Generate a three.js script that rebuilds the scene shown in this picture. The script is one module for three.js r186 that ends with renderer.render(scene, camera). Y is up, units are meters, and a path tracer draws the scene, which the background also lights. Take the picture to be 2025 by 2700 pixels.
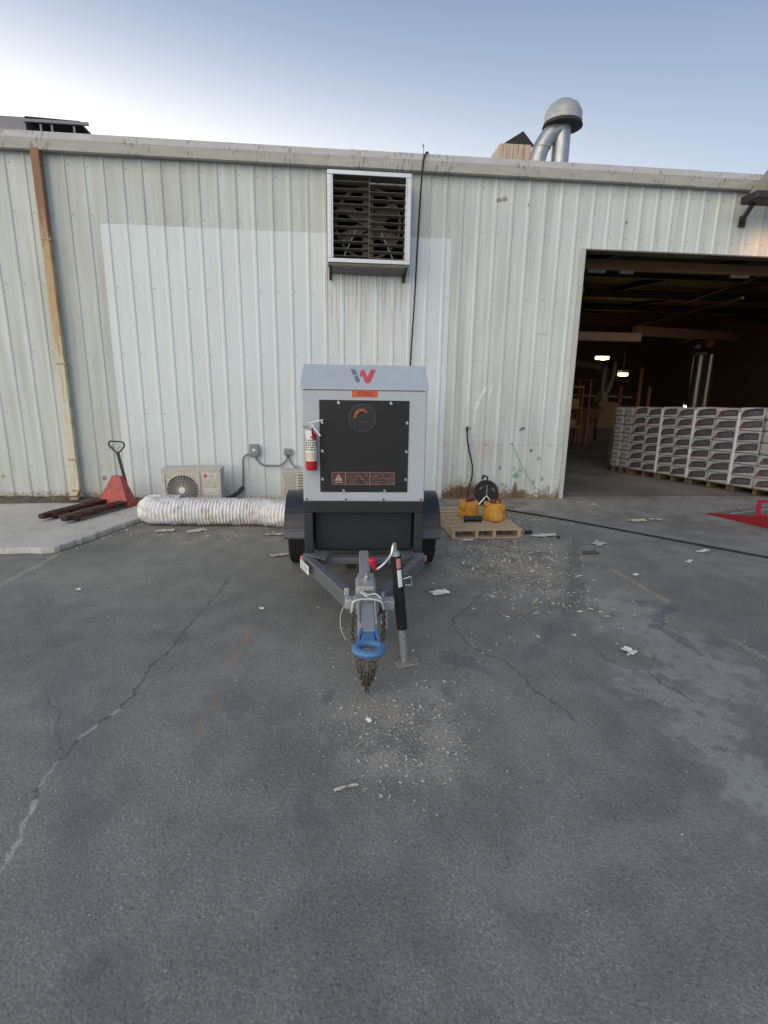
import * as THREE from 'three';
import { mergeGeometries } from 'three/addons/utils/BufferGeometryUtils.js';
import { RoundedBoxGeometry } from 'three/addons/geometries/RoundedBoxGeometry.js';
import { createNoise2D, createNoise3D } from 'simplex-noise';

// ---------- camera, sky, sun, exposure ----------
const scene = new THREE.Scene();
const camera = new THREE.PerspectiveCamera(87.917, 768 / 1024, 0.05, 600);
camera.position.set(0, 1.7, 7.85);
camera.rotation.order = 'YXZ';
camera.rotation.set(-0.2362, -0.10472, 0.0153);
const renderer = new THREE.WebGLRenderer({ antialias: true });
renderer.toneMapping = THREE.LinearToneMapping;
renderer.toneMappingExposure = 1.2;
renderer.shadowMap.enabled = true;

function rng(seed) { let s = seed | 0; return () => { s = (s + 0x6d2b79f5) | 0; let t = Math.imul(s ^ (s >>> 15), 1 | s); t = (t + Math.imul(t ^ (t >>> 7), 61 | t)) ^ t; return ((t ^ (t >>> 14)) >>> 0) / 4294967296; }; }
const R = rng(7);
const n2 = createNoise2D(rng(11)), n3 = createNoise3D(rng(12));
const clamp = (v, a = 0, b = 1) => Math.min(b, Math.max(a, v));
const mix = (a, b, t) => a + (b - a) * t;
const smooth = (a, b, v) => { const t = clamp((v - a) / (b - a)); return t * t * (3 - 2 * t); };
const fbm = (x, y, o = 4) => { let s = 0, a = 0.5; for (let i = 0; i < o; i++) { s += a * n2(x, y); x *= 2.03; y *= 2.03; a *= 0.5; } return s; };

// dawn sky: pale at the horizon, blue overhead, brighter on the side where the sun is about to rise
const sunDir = new THREE.Vector3(-0.42, 0.50, 0.76).normalize();
{
  const w = 512, h = 256, d = new Float32Array(w * h * 4), v = new THREE.Vector3();
  const glowAz = new THREE.Vector2(-0.966, -0.26).normalize();
  for (let j = 0; j < h; j++) for (let i = 0; i < w; i++) {
    const th = ((i + 0.5) / w - 0.5) * 2 * Math.PI, ph = ((j + 0.5) / h - 0.5) * Math.PI;
    v.set(Math.cos(ph) * Math.cos(th), Math.sin(ph), Math.cos(ph) * Math.sin(th));
    const up = Math.max(v.y, 0), hz = Math.exp(-up * 5), side = 0.5 + 0.5 * (v.x * glowAz.x + v.z * glowAz.y) / Math.max(Math.hypot(v.x, v.z), 1e-4);
    const g = 2.45 * Math.pow(side, 1.75) * Math.exp(-Math.pow(up / 0.37, 3.3));
    let r = 0.165 + 0.50 * hz + 1.0 * g, gg = 0.24 + 0.62 * hz + 0.88 * g, b = 0.40 + 0.66 * hz + 0.66 * g;
    if (v.y < 0) { const k = Math.exp(v.y * 30); r = mix(0.1, r, k); gg = mix(0.1, gg, k); b = mix(0.11, b, k); }
    d.set([r, gg, b, 1], (j * w + i) * 4);
  }
  const t = new THREE.DataTexture(d, w, h, THREE.RGBAFormat, THREE.FloatType);
  t.mapping = THREE.EquirectangularReflectionMapping; t.magFilter = t.minFilter = THREE.LinearFilter; t.needsUpdate = true;
  scene.background = t; scene.environment = t;
}
const sun = new THREE.DirectionalLight(0xffedd8, 1.4);
sun.position.copy(sunDir).multiplyScalar(40); sun.castShadow = true; sun.shadow.radius = 110;
Object.assign(sun.shadow.camera, { left: -14, right: 14, top: 14, bottom: -14, near: 1, far: 90 });
sun.shadow.mapSize.set(2048, 2048);
scene.add(sun, sun.target);

// ---------- helpers ----------
const taken = new Map();
function numbered(n) { const k = taken.get(n) || 0; taken.set(n, k + 1); return k ? n + '_' + String(k).padStart(3, '0') : n; }
const norm = (g) => { g = g.index ? g.toNonIndexed() : g; for (const k of Object.keys(g.attributes)) if (!['position', 'normal', 'uv'].includes(k)) g.deleteAttribute(k); return g; };
const merge = (list) => (list.length === 1 ? list[0] : mergeGeometries(list.map(norm)));
function mesh(name, geo, mat) { const m = new THREE.Mesh(Array.isArray(geo) ? merge(geo) : geo, mat); m.name = name; m.castShadow = m.receiveShadow = true; return m; }
function part(parent, name, geo, mat, label) { const m = mesh(name, geo, mat); parent.add(m); if (label) m.userData.label = label; return m; }
function sub(parent, name) { const g = new THREE.Group(); g.name = name; parent.add(g); return g; }
function thing(name, label, category, [x, y, z] = [0, 0, 0], turn = 0, group) {
  const o = new THREE.Group(); o.name = numbered(name); o.position.set(x, y, z); o.rotation.y = turn; scene.add(o);
  o.userData = { label, category }; if (group) o.userData.group = group; return o;
}
function single(name, geo, mat, label, category, group) { const m = mesh(numbered(name), geo, mat); m.userData = { label, category }; if (group) m.userData.group = group; scene.add(m); return m; }
function structure(name, geo, mat) { const m = mesh(name, geo, mat); m.userData.kind = 'structure'; scene.add(m); return m; }
const place = (g, x, y, z, rx = 0, ry = 0, rz = 0) => { if (rz) g.rotateZ(rz); if (rx) g.rotateX(rx); if (ry) g.rotateY(ry); return g.translate(x, y, z); };
const box = (w, h, d, x = 0, y = 0, z = 0, rx, ry, rz) => place(new THREE.BoxGeometry(w, h, d), x, y, z, rx, ry, rz);
const rbox = (w, h, d, r, x = 0, y = 0, z = 0, rx, ry, rz) => place(new RoundedBoxGeometry(w, h, d, 2, Math.min(r, w * 0.49, h * 0.49, d * 0.49)), x, y, z, rx, ry, rz);
const V = (a) => new THREE.Vector3(...a);
function rod(a, b, r, seg = 12, r2 = r) { const A = V(a), B = V(b), L = A.distanceTo(B), g = new THREE.CylinderGeometry(r2, r, L, seg); g.applyQuaternion(new THREE.Quaternion().setFromUnitVectors(new THREE.Vector3(0, 1, 0), B.clone().sub(A).normalize())); const m = A.add(B).multiplyScalar(0.5); return g.translate(m.x, m.y, m.z); }
function bar(a, b, w, h) { const A = V(a), B = V(b), L = A.distanceTo(B), g = new RoundedBoxGeometry(w, h, L, 1, Math.min(w, h) * 0.12), m = A.clone().add(B).multiplyScalar(0.5); const o = new THREE.Object3D(); o.position.copy(m); o.lookAt(B); o.updateMatrix(); return g.applyMatrix4(o.matrix); }
const tube = (pts, r, seg = 60, rad = 8, tension = 0.5) => new THREE.TubeGeometry(new THREE.CatmullRomCurve3(pts.map(V), false, 'catmullrom', tension), seg, r, rad);
function prism(pts, depth, bevel = 0) { const s = new THREE.Shape(pts.map((p) => new THREE.Vector2(...p))); return new THREE.ExtrudeGeometry(s, { depth, bevelEnabled: bevel > 0, bevelSize: bevel, bevelThickness: bevel, bevelSegments: 1, curveSegments: 16 }); }

// ---------- textures ----------
function pixels(w, h, fn, srgb = true) {
  const d = new Uint8Array(w * h * 4);
  for (let j = 0; j < h; j++) for (let i = 0; i < w; i++) { const c = fn(i / w, j / h, i, j), k = (j * w + i) * 4; d[k] = clamp(c[0], 0, 255); d[k + 1] = clamp(c[1], 0, 255); d[k + 2] = clamp(c[2], 0, 255); d[k + 3] = 255; }
  const t = new THREE.DataTexture(d, w, h); t.magFilter = THREE.LinearFilter; t.minFilter = THREE.LinearFilter; t.wrapS = t.wrapT = THREE.RepeatWrapping;
  if (srgb) t.colorSpace = THREE.SRGBColorSpace; t.needsUpdate = true; return t;
}
function canvasTex(w, h, draw) { const c = document.createElement('canvas'); c.width = w; c.height = h; draw(c.getContext('2d'), w, h); const t = new THREE.CanvasTexture(c); t.colorSpace = THREE.SRGBColorSpace; return t; }
// periodic noise on a tile
const tileNoise = (u, v, f, o = 4, seed = 0) => { const a = u * 2 * Math.PI, b = v * 2 * Math.PI, q = f / 6.283; let s = 0, am = 0.5, k = q; for (let i = 0; i < o; i++) { s += am * n3(Math.cos(a) * k + seed, Math.sin(a) * k + Math.cos(b) * k * 0.7, Math.sin(b) * k + 3.1 * seed); k *= 2; am *= 0.5; } return s; };
const grime = pixels(256, 256, (u, v) => { const a = tileNoise(u, v, 6, 4, 1.3), b = tileNoise(u, v, 30, 2, 4.7); const k = 232 + 22 * a + 14 * b - 40 * smooth(0.28, 0.5, a); return [k, k * 0.992, k * 0.975]; });
const rustMap = pixels(256, 256, (u, v) => { const a = tileNoise(u, v, 8, 4, 2.2), b = tileNoise(u, v, 40, 2, 6.1); const t = smooth(-0.1, 0.25, a + b * 0.4); return [mix(96, 150, t) + 20 * b, mix(60, 112, t) + 16 * b, mix(46, 92, t) + 14 * b]; });
const grainBump = (() => { const r = rng(5); return pixels(512, 512, () => { const k = 128 + (r() - 0.5) * 150; return [k, k, k]; }, false); })();
const woodMap = pixels(256, 128, (u, v) => { const a = tileNoise(u * 0.5, v, 4, 3, 9.1), s = n2(u * 3, v * 46) * 0.6 + n2(u * 9, v * 110) * 0.4; const k = 1 + 0.13 * s + 0.2 * a; return [176 * k, 156 * k, 126 * k]; });

const soft = pixels(256, 256, (u, v) => { const a = tileNoise(u, v, 5, 4, 8.3), b = tileNoise(u, v, 34, 2, 3.9), k = 246 + 5 * a + 5 * b; return [k, k, k * 0.995]; });
const mats = {};
function M(color, rough = 0.6, metal = 0, extra = {}) { return new THREE.MeshStandardMaterial({ color: new THREE.Color(color), roughness: rough, metalness: metal, ...extra }); }
const grimy = (color, rough = 0.6, metal = 0, extra = {}) => M(color, rough, metal, { map: grime, ...extra });
mats.galv = grimy('#b9bec2', 0.42, 0.75);
mats.galvDull = grimy('#b4b8bb', 0.55, 0.3);
mats.alu = grimy('#dfe7ee', 0.4, 0.35);
mats.greyPaint = M('#b0b7be', 0.4, 0.0, { map: soft });
mats.frameBlack = grimy('#33373d', 0.42, 0.15);
mats.frameDark = grimy('#22262b', 0.5, 0.1);
mats.frameGrey = grimy('#6e737b', 0.42, 0.1);
mats.panelBlack = M('#0f1214', 0.6, 0, { map: soft });
mats.rubber = grimy('#1b1b1c', 0.85, 0);
mats.cableBlack = M('#1d1d1f', 0.7);
mats.whitePlastic = M('#dedfdd', 0.5);
mats.chrome = grimy('#dcdedf', 0.28, 0.85);
mats.acBeige = grimy('#cbc8c0', 0.5);
mats.steelDark = grimy('#4b4b4c', 0.6, 0.5);
mats.rust = M('#ffffff', 0.85, 0.1, { map: rustMap });
mats.red = grimy('#a8121f', 0.35);
mats.wood = M('#ffffff', 0.85, 0, { map: woodMap });

// ---------- ground ----------
const tint = (c, t, k) => { c[0] = mix(c[0], t[0], k); c[1] = mix(c[1], t[1], k); c[2] = mix(c[2], t[2], k); };
function polyDist(pts, x, z) { let best = 1e9, at = 0; for (let i = 0; i + 1 < pts.length; i++) { const [ax, az] = pts[i], [bx, bz] = pts[i + 1], dx = bx - ax, dz = bz - az, t = clamp(((x - ax) * dx + (z - az) * dz) / (dx * dx + dz * dz)), d = Math.hypot(x - ax - t * dx, z - az - t * dz); if (d < best) { best = d; at = (i + t) / (pts.length - 1); } } return [best, at]; }
const crackL = [[-1.15, 6.9], [-1.18, 6.18], [-1.18, 6.12], [-1.19, 6.05], [-1.22, 5.9], [-1.26, 5.79], [-1.26, 5.72], [-1.24, 5.57], [-1.22, 5.44], [-1.18, 5.33], [-1.13, 5.22], [-1.1, 5.1], [-1.1, 4.93], [-1.1, 4.78], [-1.05, 4.61], [-1.03, 4.35], [-0.98, 3.97], [-0.94, 3.75], [-0.9, 3.3]];
const crackM = [[1.31, 3.69], [1.11, 4.0], [0.94, 4.2], [0.87, 4.36], [0.93, 4.68], [1.09, 4.89], [1.15, 5.08], [1.16, 5.22], [1.25, 5.4], [1.27, 5.53]];
const crackR = [[1.76, 4.66], [1.76, 4.92], [1.84, 5.04], [1.94, 5.05], [1.94, 5.2], [2.02, 5.4]];
const crackS = [[-0.37, 5.81], [-0.31, 5.83], [-0.28, 5.87]];
const patchD = [[2.77, 4.11], [2.51, 4.31], [2.38, 4.47], [2.44, 4.65], [2.42, 4.87]];
const yellowA = [[2.69, 3.25], [2.73, 3.69], [2.76, 4.03]], yellowB = [[2.79, 4.73], [2.82, 5.0]];
const rustA = [[-0.55, 4.3], [-0.58, 4.54], [-0.62, 4.78]], rustB = [[-0.64, 5.1], [-0.67, 5.5]];
const wornA = [[2.3, 4.1], [2.26, 4.52], [2.32, 4.86], [2.32, 5.2]], wornB = [[1.85, 5.2], [1.95, 5.4], [1.87, 5.8], [1.85, 6.2], [1.83, 6.8]];
const darkA = [[2.83, 2.22], [2.23, 3.43], [1.92, 4.09], [1.47, 4.64], [1.2, 4.88]];
const slabLine = [[-2.7, 2.4], [-2.74, 2.92], [-2.8, 3.5], [-2.9, 4.2]];
const X0 = -4.8, X1 = 7.6, Z0 = -0.4, Z1 = 7.4;
const near = (pts, pad) => { const xs = pts.map((p) => p[0]), zs = pts.map((p) => p[1]); return [Math.min(...xs) - pad, Math.max(...xs) + pad, Math.min(...zs) - pad, Math.max(...zs) + pad]; };
const rS = rng(404), oil = Array.from({ length: 26 }, () => { const x = -3 + rS() * 6.5, z = 2.6 + rS() * 4.4, r = 0.03 + 0.1 * rS() * rS(); return [[[x, z], [x + (rS() - 0.5) * 0.2, z + (rS() - 0.5) * 0.25]], r, [84, 84, 85], 0.3 + 0.3 * rS(), 0.5, 6]; });
const tracks = [[[[1.55, 5.3], [1.8, 6.0], [2.1, 7.2]], 0.14], [[[-2.6, 3.3], [-1.7, 4.6], [-0.6, 6.8]], 0.12], [[[-3.0, 3.6], [-2.2, 4.9], [-1.3, 7.0]], 0.12], [[[3.2, 2.4], [2.9, 4.2], [3.2, 6.2]], 0.16], [[[0.6, 6.4], [2.6, 5.9], [4.6, 4.6]], 0.1]].map(([p, w], i) => [p, w, i & 1 ? [98, 98, 100] : [140, 140, 139], 0.38, 0.7, 2.6]);
const strokes = [
  ...tracks, ...oil,
  [wornA, 0.34, [156, 157, 150], 0.62, 0.45, 3.0], [wornB, 0.2, [158, 159, 152], 0.66, 0.4, 3.5], [darkA, 0.09, [88, 89, 91], 0.6, 0.5, 3.0],
  [patchD, 0.06, [84, 85, 87], 0.7, 0.4, 5], [yellowA, 0.035, [178, 160, 124], 0.72, 0.3, 9], [yellowB, 0.03, [165, 160, 148], 0.6, 0.3, 9],
  [rustA, 0.03, [150, 124, 100], 0.6, 0.6, 8], [rustB, 0.03, [138, 118, 104], 0.5, 0.8, 8], [slabLine, 0.04, [166, 161, 150], 0.8, 0.4, 6],
].map((s) => [...s, near(s[0], s[1] * 3)]);
const branches = [[[-1.24, 5.57], [-1.36, 5.4], [-1.42, 5.22], [-1.55, 5.1]], [[-1.1, 4.93], [-0.98, 4.84], [-0.9, 4.68]], [[0.93, 4.68], [0.8, 4.8], [0.74, 4.98]], [[1.15, 5.08], [1.3, 5.02], [1.48, 5.08]], [[1.94, 5.05], [2.06, 4.96], [2.12, 4.8]]];
const cracks = [[crackL, 0.011, 1], [crackM, 0.009, 0], [crackR, 0.007, 0], [crackS, 0.006, 1], ...branches.map((b) => [b, 0.004, 0])].map((s) => [...s, near(s[0], 0.25)]);
const inBox = (b, x, z) => x > b[0] && x < b[1] && z > b[2] && z < b[3];
const dust = (x, z) => {   // sandy dirt trodden over the asphalt beside the trailer and along the wall
  const e = 0.35 * fbm(x * 1.7, z * 1.7, 3);
  const a = smooth(1.0, 0.35, Math.hypot((x - 1.75) / 1.0, (z - 2.6) / 1.9) + e), b = smooth(1.0, 0.3, (z - 0.1) / 1.25 + e * 1.4) * smooth(0.9, 1.6, x) * smooth(5.2, 3.2, x), c = smooth(1.0, 0.2, Math.hypot((x + 1.4) / 1.5, (z - 1.75) / 0.75) + e), d = smooth(1, 0.3, Math.hypot((x - 0.35) / 0.5, (z - 5.55) / 0.55) + e);
  return clamp(Math.max(a * 0.75, b, c * 0.55, d * 0.8));
};
const rG = rng(21);
const groundMap = pixels(2048, 2048, (u, v) => {
  const x = X0 + u * (X1 - X0), z = Z0 + v * (Z1 - Z0);
  const big = fbm(x * 0.45 + 9, z * 0.45, 3), mid = fbm(x * 2.6, z * 2.6 + 4, 3), fine = n2(x * 38, z * 38);
  let k = 117 + 16 * big + 10 * mid + 5 * fine + (rG() - 0.5) * 25;
  const sp = n2(x * 62 + 40, z * 62); if (sp > 0.66) k += 40 * (sp - 0.66) / 0.34 * (0.4 + rG()); if (sp < -0.74) k -= 22; const sp2 = n2(x * 96 + 9, z * 96); if (sp2 > 0.74) k += 32 * (0.4 + rG()) * smooth(-0.5, 0.4, mid + big);
  const c = [k * 1.01, k * 1.008, k * 0.95];
  const g = smooth(2.6, 4.6, x) * smooth(4.6, 2.2, z); tint(c, [136 + 12 * mid, 138 + 12 * mid, 137 + 11 * mid], 0.6 * g * smooth(-0.35, 0.3, big + mid * 0.5));
  const dd = dust(x, z); if (dd > 0) tint(c, [150 + 18 * mid + 12 * fine, 144 + 17 * mid + 12 * fine, 132 + 16 * mid + 11 * fine], dd * smooth(-0.55, 0.35, mid + 0.5 * fine + 0.35 * (rG() - 0.5)) * 0.85);
  for (const [pts, w, col, am, gap, fr, bb] of strokes) if (inBox(bb, x, z)) { const [d] = polyDist(pts, x, z), e = fbm(x * fr, z * fr, 3); const q = smooth(1, 0.45, d / w + e * 1.1) * smooth(-gap - 0.1, 0.25 - gap + 0.2, n2(x * fr * 2.3, z * fr * 2.3) + 0.35); if (q > 0) tint(c, col, q * am * (0.75 + 0.25 * fine)); }
  for (const [pts, w, fill, bb] of cracks) if (inBox(bb, x, z)) { const jx = 0.022 * fbm(x * 7, z * 7, 3), jz = 0.022 * fbm(x * 7 + 50, z * 7, 3), [d, at] = polyDist(pts, x + jx, z + jz); const ww = w * (0.75 + 0.55 * n2(at * 30, 3) + 0.1); const q = smooth(ww * 1.2, ww * 0.4, d); if (q > 0) { const f = fill && n2(at * 9, 8.3) > -0.1 && at < 0.62; tint(c, f ? [186, 182, 172] : [58, 57, 57], q * (f ? 0.85 : 0.68) * (0.75 + 0.25 * n2(at * 40, 2.2))); } }
  return c;
});
groundMap.wrapS = groundMap.wrapT = THREE.MirroredRepeatWrapping;
{
  const S = 220, g = new THREE.PlaneGeometry(2 * S, 2 * S, 1, 1).rotateX(-Math.PI / 2), p = g.attributes.position, uv = g.attributes.uv;
  for (let i = 0; i < p.count; i++) uv.setXY(i, (p.getX(i) - X0) / (X1 - X0), (p.getZ(i) - Z0) / (Z1 - Z0));
  const b = grainBump.clone(); b.repeat.set(5, 3); b.needsUpdate = true;
  structure('asphalt_ground', g, new THREE.MeshStandardMaterial({ map: groundMap, roughness: 0.66, bumpMap: b, bumpScale: 0.0032 }));
}
// concrete slab at the left, raised a little above the asphalt, with a crumbled edge
const concreteMap = pixels(1024, 512, (u, v) => { const x = u * 6, z = v * 3, a = fbm(x * 1.2, z * 1.2, 4), b = n2(x * 30, z * 30), s = smooth(0.3, 0.6, fbm(x * 3 + 7, z * 3, 3)); const k = 186 + 14 * a + 5 * b - 20 * s + (rG() - 0.5) * 14; return [k, k * 0.985, k * 0.94]; });
concreteMap.wrapS = concreteMap.wrapT = THREE.MirroredRepeatWrapping;
{
  const pts = [], edge = (x0, z0, x1, z1, n, amp) => { for (let i = 0; i < n; i++) { const t = i / n, j = amp * (n2(i * 0.55, x0 * 3) + 0.5 * n2(i * 1.7, z1 * 5)); const dx = x1 - x0, dz = z1 - z0, L = Math.hypot(dx, dz); pts.push([mix(x0, x1, t) - dz / L * j, mix(z0, z1, t) + dx / L * j]); } };
  edge(-9, 0.36, -2.12, 0.42, 30, 0.025); edge(-2.12, 0.42, -2.34, 1.28, 14, 0.015); edge(-2.34, 1.28, -2.76, 2.46, 22, 0.022); edge(-2.76, 2.46, -9, 2.52, 60, 0.03);
  const g = prism(pts.map(([x, z]) => [x, -z]), 0.045, 0.012).rotateX(-Math.PI / 2).translate(0, 0.006, 0), p = g.attributes.position, uv = g.attributes.uv;
  for (let i = 0; i < p.count; i++) uv.setXY(i, (p.getX(i) + 9) / 6, (p.getZ(i) + p.getY(i)) / 3);
  structure('concrete_slab', g, new THREE.MeshStandardMaterial({ map: concreteMap, roughness: 0.9, bumpMap: grainBump, bumpScale: 0.002 }));
}
// strip of bare soil between slab and wall
const soilMap = pixels(256, 128, (u, v) => { const a = tileNoise(u, v, 14, 4, 3.3), k = 96 + 34 * a + (rG() - 0.5) * 40; return [k * 1.04, k * 0.93, k * 0.8]; });
{
  const g = new THREE.PlaneGeometry(7, 0.42, 180, 10).rotateX(-Math.PI / 2), p = g.attributes.position;
  for (let i = 0; i < p.count; i++) { const x = p.getX(i), z = p.getZ(i); p.setY(i, 0.055 + 0.028 * fbm(x * 4, z * 4, 4) - 0.03 * smooth(1.5, 3.5, x) - 0.12 * (z + 0.21)); }
  for (let i = 0; i < p.count; i++) g.attributes.uv.setXY(i, p.getX(i) * 0.8, p.getZ(i) * 1.6);
  g.computeVertexNormals(); g.translate(-5.8, 0.03, 0.18);
  structure('bare_soil', g, M('#ffffff', 0.95, 0, { map: soilMap }));
}

// ---------- the warehouse ----------
const wh = thing('warehouse', 'long low metal warehouse with ribbed off-white walls, gutter and open loading door', 'building');
const RIB = 0.2325, RIB0 = -3.28;
const WX0 = -5.6, WX1 = 6.6, WY0 = -0.1, WY1 = 4.62;
const spots = []; const rW = rng(31);
const spot = (x, y, rx, ry, col, am, fr = 9) => spots.push([x, y, rx, ry, col, am, fr]);
for (let i = 0; i < 7; i++) spot(2.16 + i * 0.022, 1.36 + i * 0.05, 0.022, 0.045, [236, 238, 237], 0.6, 16); for (let i = 0; i < 4; i++) spot(2.36 + i * 0.015, 1.55 + i * 0.05, 0.015, 0.04, [236, 238, 237], 0.5, 16); spot(2.15, 1.2, 0.03, 0.09, [232, 234, 233], 0.5, 14); spot(2.13, 1.05, 0.03, 0.06, [232, 234, 233], 0.4, 14);
spot(2.36, 0.75, 0.16, 0.2, [196, 168, 156], 0.4, 6); spot(2.92, 1.08, 0.04, 0.03, [92, 88, 82], 0.8, 20); spot(2.88, 1.05, 0.03, 0.02, [92, 88, 82], 0.8, 20); spot(3.07, 0.74, 0.03, 0.03, [96, 92, 74], 0.9, 20); spot(2.1, 1.07, 0.03, 0.02, [110, 100, 90], 0.8, 20);
spot(2.76, 0.84, 0.03, 0.014, [98, 90, 84], 0.8, 20); spot(2.36, 0.83, 0.02, 0.014, [98, 90, 84], 0.8, 20);
spot(2.86, 0.36, 0.06, 0.06, [70, 140, 88], 0.6, 20); for (const [x, y, w, h] of [[1.95, 0.1, 0.16, 0.12], [2.12, 0.12, 0.2, 0.1], [1.8, 0.06, 0.1, 0.08], [2.45, 0.05, 0.2, 0.06], [2.9, 0.06, 0.16, 0.1], [2.86, 0.16, 0.03, 0.12]]) spot(x, y, w, h, [98, 70, 54], 0.75, 12);
spot(2.92, 0.44, 0.05, 0.04, [80, 150, 100], 0.4, 20); spot(2.82, 0.46, 0.03, 0.05, [90, 150, 106], 0.35, 20);
spot(2.34, 4.16, 0.05, 0.035, [120, 116, 106], 0.8, 26); spot(2.42, 4.18, 0.04, 0.04, [120, 116, 106], 0.8, 26); spot(2.75, 4.12, 0.012, 0.02, [90, 86, 80], 0.9, 30); spot(4.2, 3.96, 0.016, 0.03, [90, 96, 90], 0.9, 30);
for (const dx of [0, 0.05, 0.1]) spot(3.05 + dx, 2.44, 0.014, 0.018, [140, 112, 90], 0.8, 30);
spot(-3.05, 0.77, 0.04, 0.035, [112, 108, 100], 0.85, 24); spot(-3.2, 0.33, 0.04, 0.035, [118, 104, 90], 0.85, 24); spot(-4.55, 0.36, 0.03, 0.03, [130, 124, 112], 0.7, 24);
for (const [x, y] of [[3.15, 0.26], [3.4, 0.16], [3.28, 0.3], [2.65, 0.22], [3.2, 0.62], [2.6, 0.48]]) spot(x, y, 0.03, 0.04, [120, 110, 98], 0.6, 22);
const rustBase = (x, y) => { const top = 0.14 + 0.2 * smooth(1.6, 2.0, x) * smooth(3.1, 2.3, x) + 0.09 * n2(x * 5, 2); return smooth(1.55, 1.75, x) * smooth(top, top * 0.1, y + 0.10 * n2(x * 24, y * 24) + 0.06 * n2(x * 70, y * 70)); };
const oldMap = pixels(2048, 800, (u, v) => {
  const x = WX0 + u * (WX1 - WX0), y = WY0 + v * (WY1 - WY0);
  const a = fbm(x * 0.8, y * 0.6, 3), st = fbm(x * 9, y * 0.5 + 3, 3), f = n2(x * 40, y * 40);
  let k = 205 + 6 * a + 5 * st + 2.5 * f + (rW() - 0.5) * 7; const c = [k * 0.965, k * 1.0, k * 0.975];
  // dull chalked film, in sheets, on the older panels of the upper left
  const sheetNo = Math.floor((x - RIB0 + 0.5 * RIB) / (4 * RIB)), film = clamp((x < 1.95 ? 0.5 : 0.12) + 0.16 * n2(sheetNo * 3.7, 5) + 0.3 * n2(x * 5, y * 0.3) + 0.12 * n2(x * 14, y * 0.8)); tint(c, [158, 160, 152], 0.72 * film);
  const run = smooth(0.35, 0.75, n2(x * 15, y * 0.35)) * smooth(-0.2, 0.5, n2(x * 3, y * 0.9 + 30)); tint(c, [150, 146, 134], 0.16 * run);
  const rb = rustBase(x, y); if (rb > 0) tint(c, n2(x * 33, y * 33) > 0.1 ? [84, 60, 46] : [128, 100, 78], 0.9 * rb);
  if (x < -2.2) { const q = smooth(0.16, 0.04, y + 0.05 * n2(x * 16, y * 16)); tint(c, [112, 94, 76], 0.7 * q); }
  if (x > 1.6 && x < 3.7) { const q = smooth(0.45, 0.8, n2(x * 22, y * 18) * 0.7 + n2(x * 60, y * 60) * 0.4) * smooth(1.0, 0.15, y); tint(c, [126, 112, 96], 0.6 * q); const ln = smooth(0.016, 0.006, Math.abs(y - 0.83 - 0.006 * n2(x * 4, 1))); tint(c, [150, 140, 130], 0.35 * ln * smooth(-0.4, 0.3, n2(x * 5, 6))); }
  for (const [sx, sy, rx, ry, col, am, fr] of spots) { const dx = (x - sx) / rx, dy = (y - sy) / ry; if (dx * dx + dy * dy < 4) tint(c, col, am * smooth(1.1, 0.5, Math.hypot(dx, dy) + 0.5 * fbm(x * fr, y * fr, 2))); }
  return c;
});
const patchMap = pixels(1024, 800, (u, v) => {
  const x = -2.95 + u * 4.7, y = v * 3.7;
  const a = fbm(x * 0.9 + 5, y * 0.6, 3), st = fbm(x * 12, y * 0.4 + 9, 3), f = n2(x * 40, y * 40);
  const k = 210 + 4 * a + 4 * st + 2 * f + (rW() - 0.5) * 5; const c = [k * 0.965, k * 1.003, k * 1.0];
  const q = smooth(-0.12, 0.05, x + 0.05 * n2(x * 3, y * 0.7)) * smooth(1.2, 1.06, x) ; // greasy streaked film blown out of the fan onto the sheets below it
  tint(c, [203, 206, 201], 0.6 * q * smooth(-0.9, 0.1, n2(x * 2, y * 0.8) + 0.4 * st));
  const run = smooth(0.2, 0.8, n2(x * 20, y * 0.5) + 0.3 * n2(x * 50, y * 1.2)) * smooth(2.2, 3.1, y + 0.4 * n2(x * 9, 4)); tint(c, [132, 112, 92], 0.45 * q * run);
  if (y < 0.1) tint(c, [150, 140, 124], 0.5 * smooth(0.09, 0.02, y + 0.03 * n2(x * 14, y * 14)));
  return c;
});
for (const t of [oldMap, patchMap]) t.wrapS = t.wrapT = THREE.MirroredRepeatWrapping;
const wallMat = M('#ffffff', 0.48, 0, { map: oldMap }), patchMat = M('#ffffff', 0.42, 0, { map: patchMap });
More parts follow.
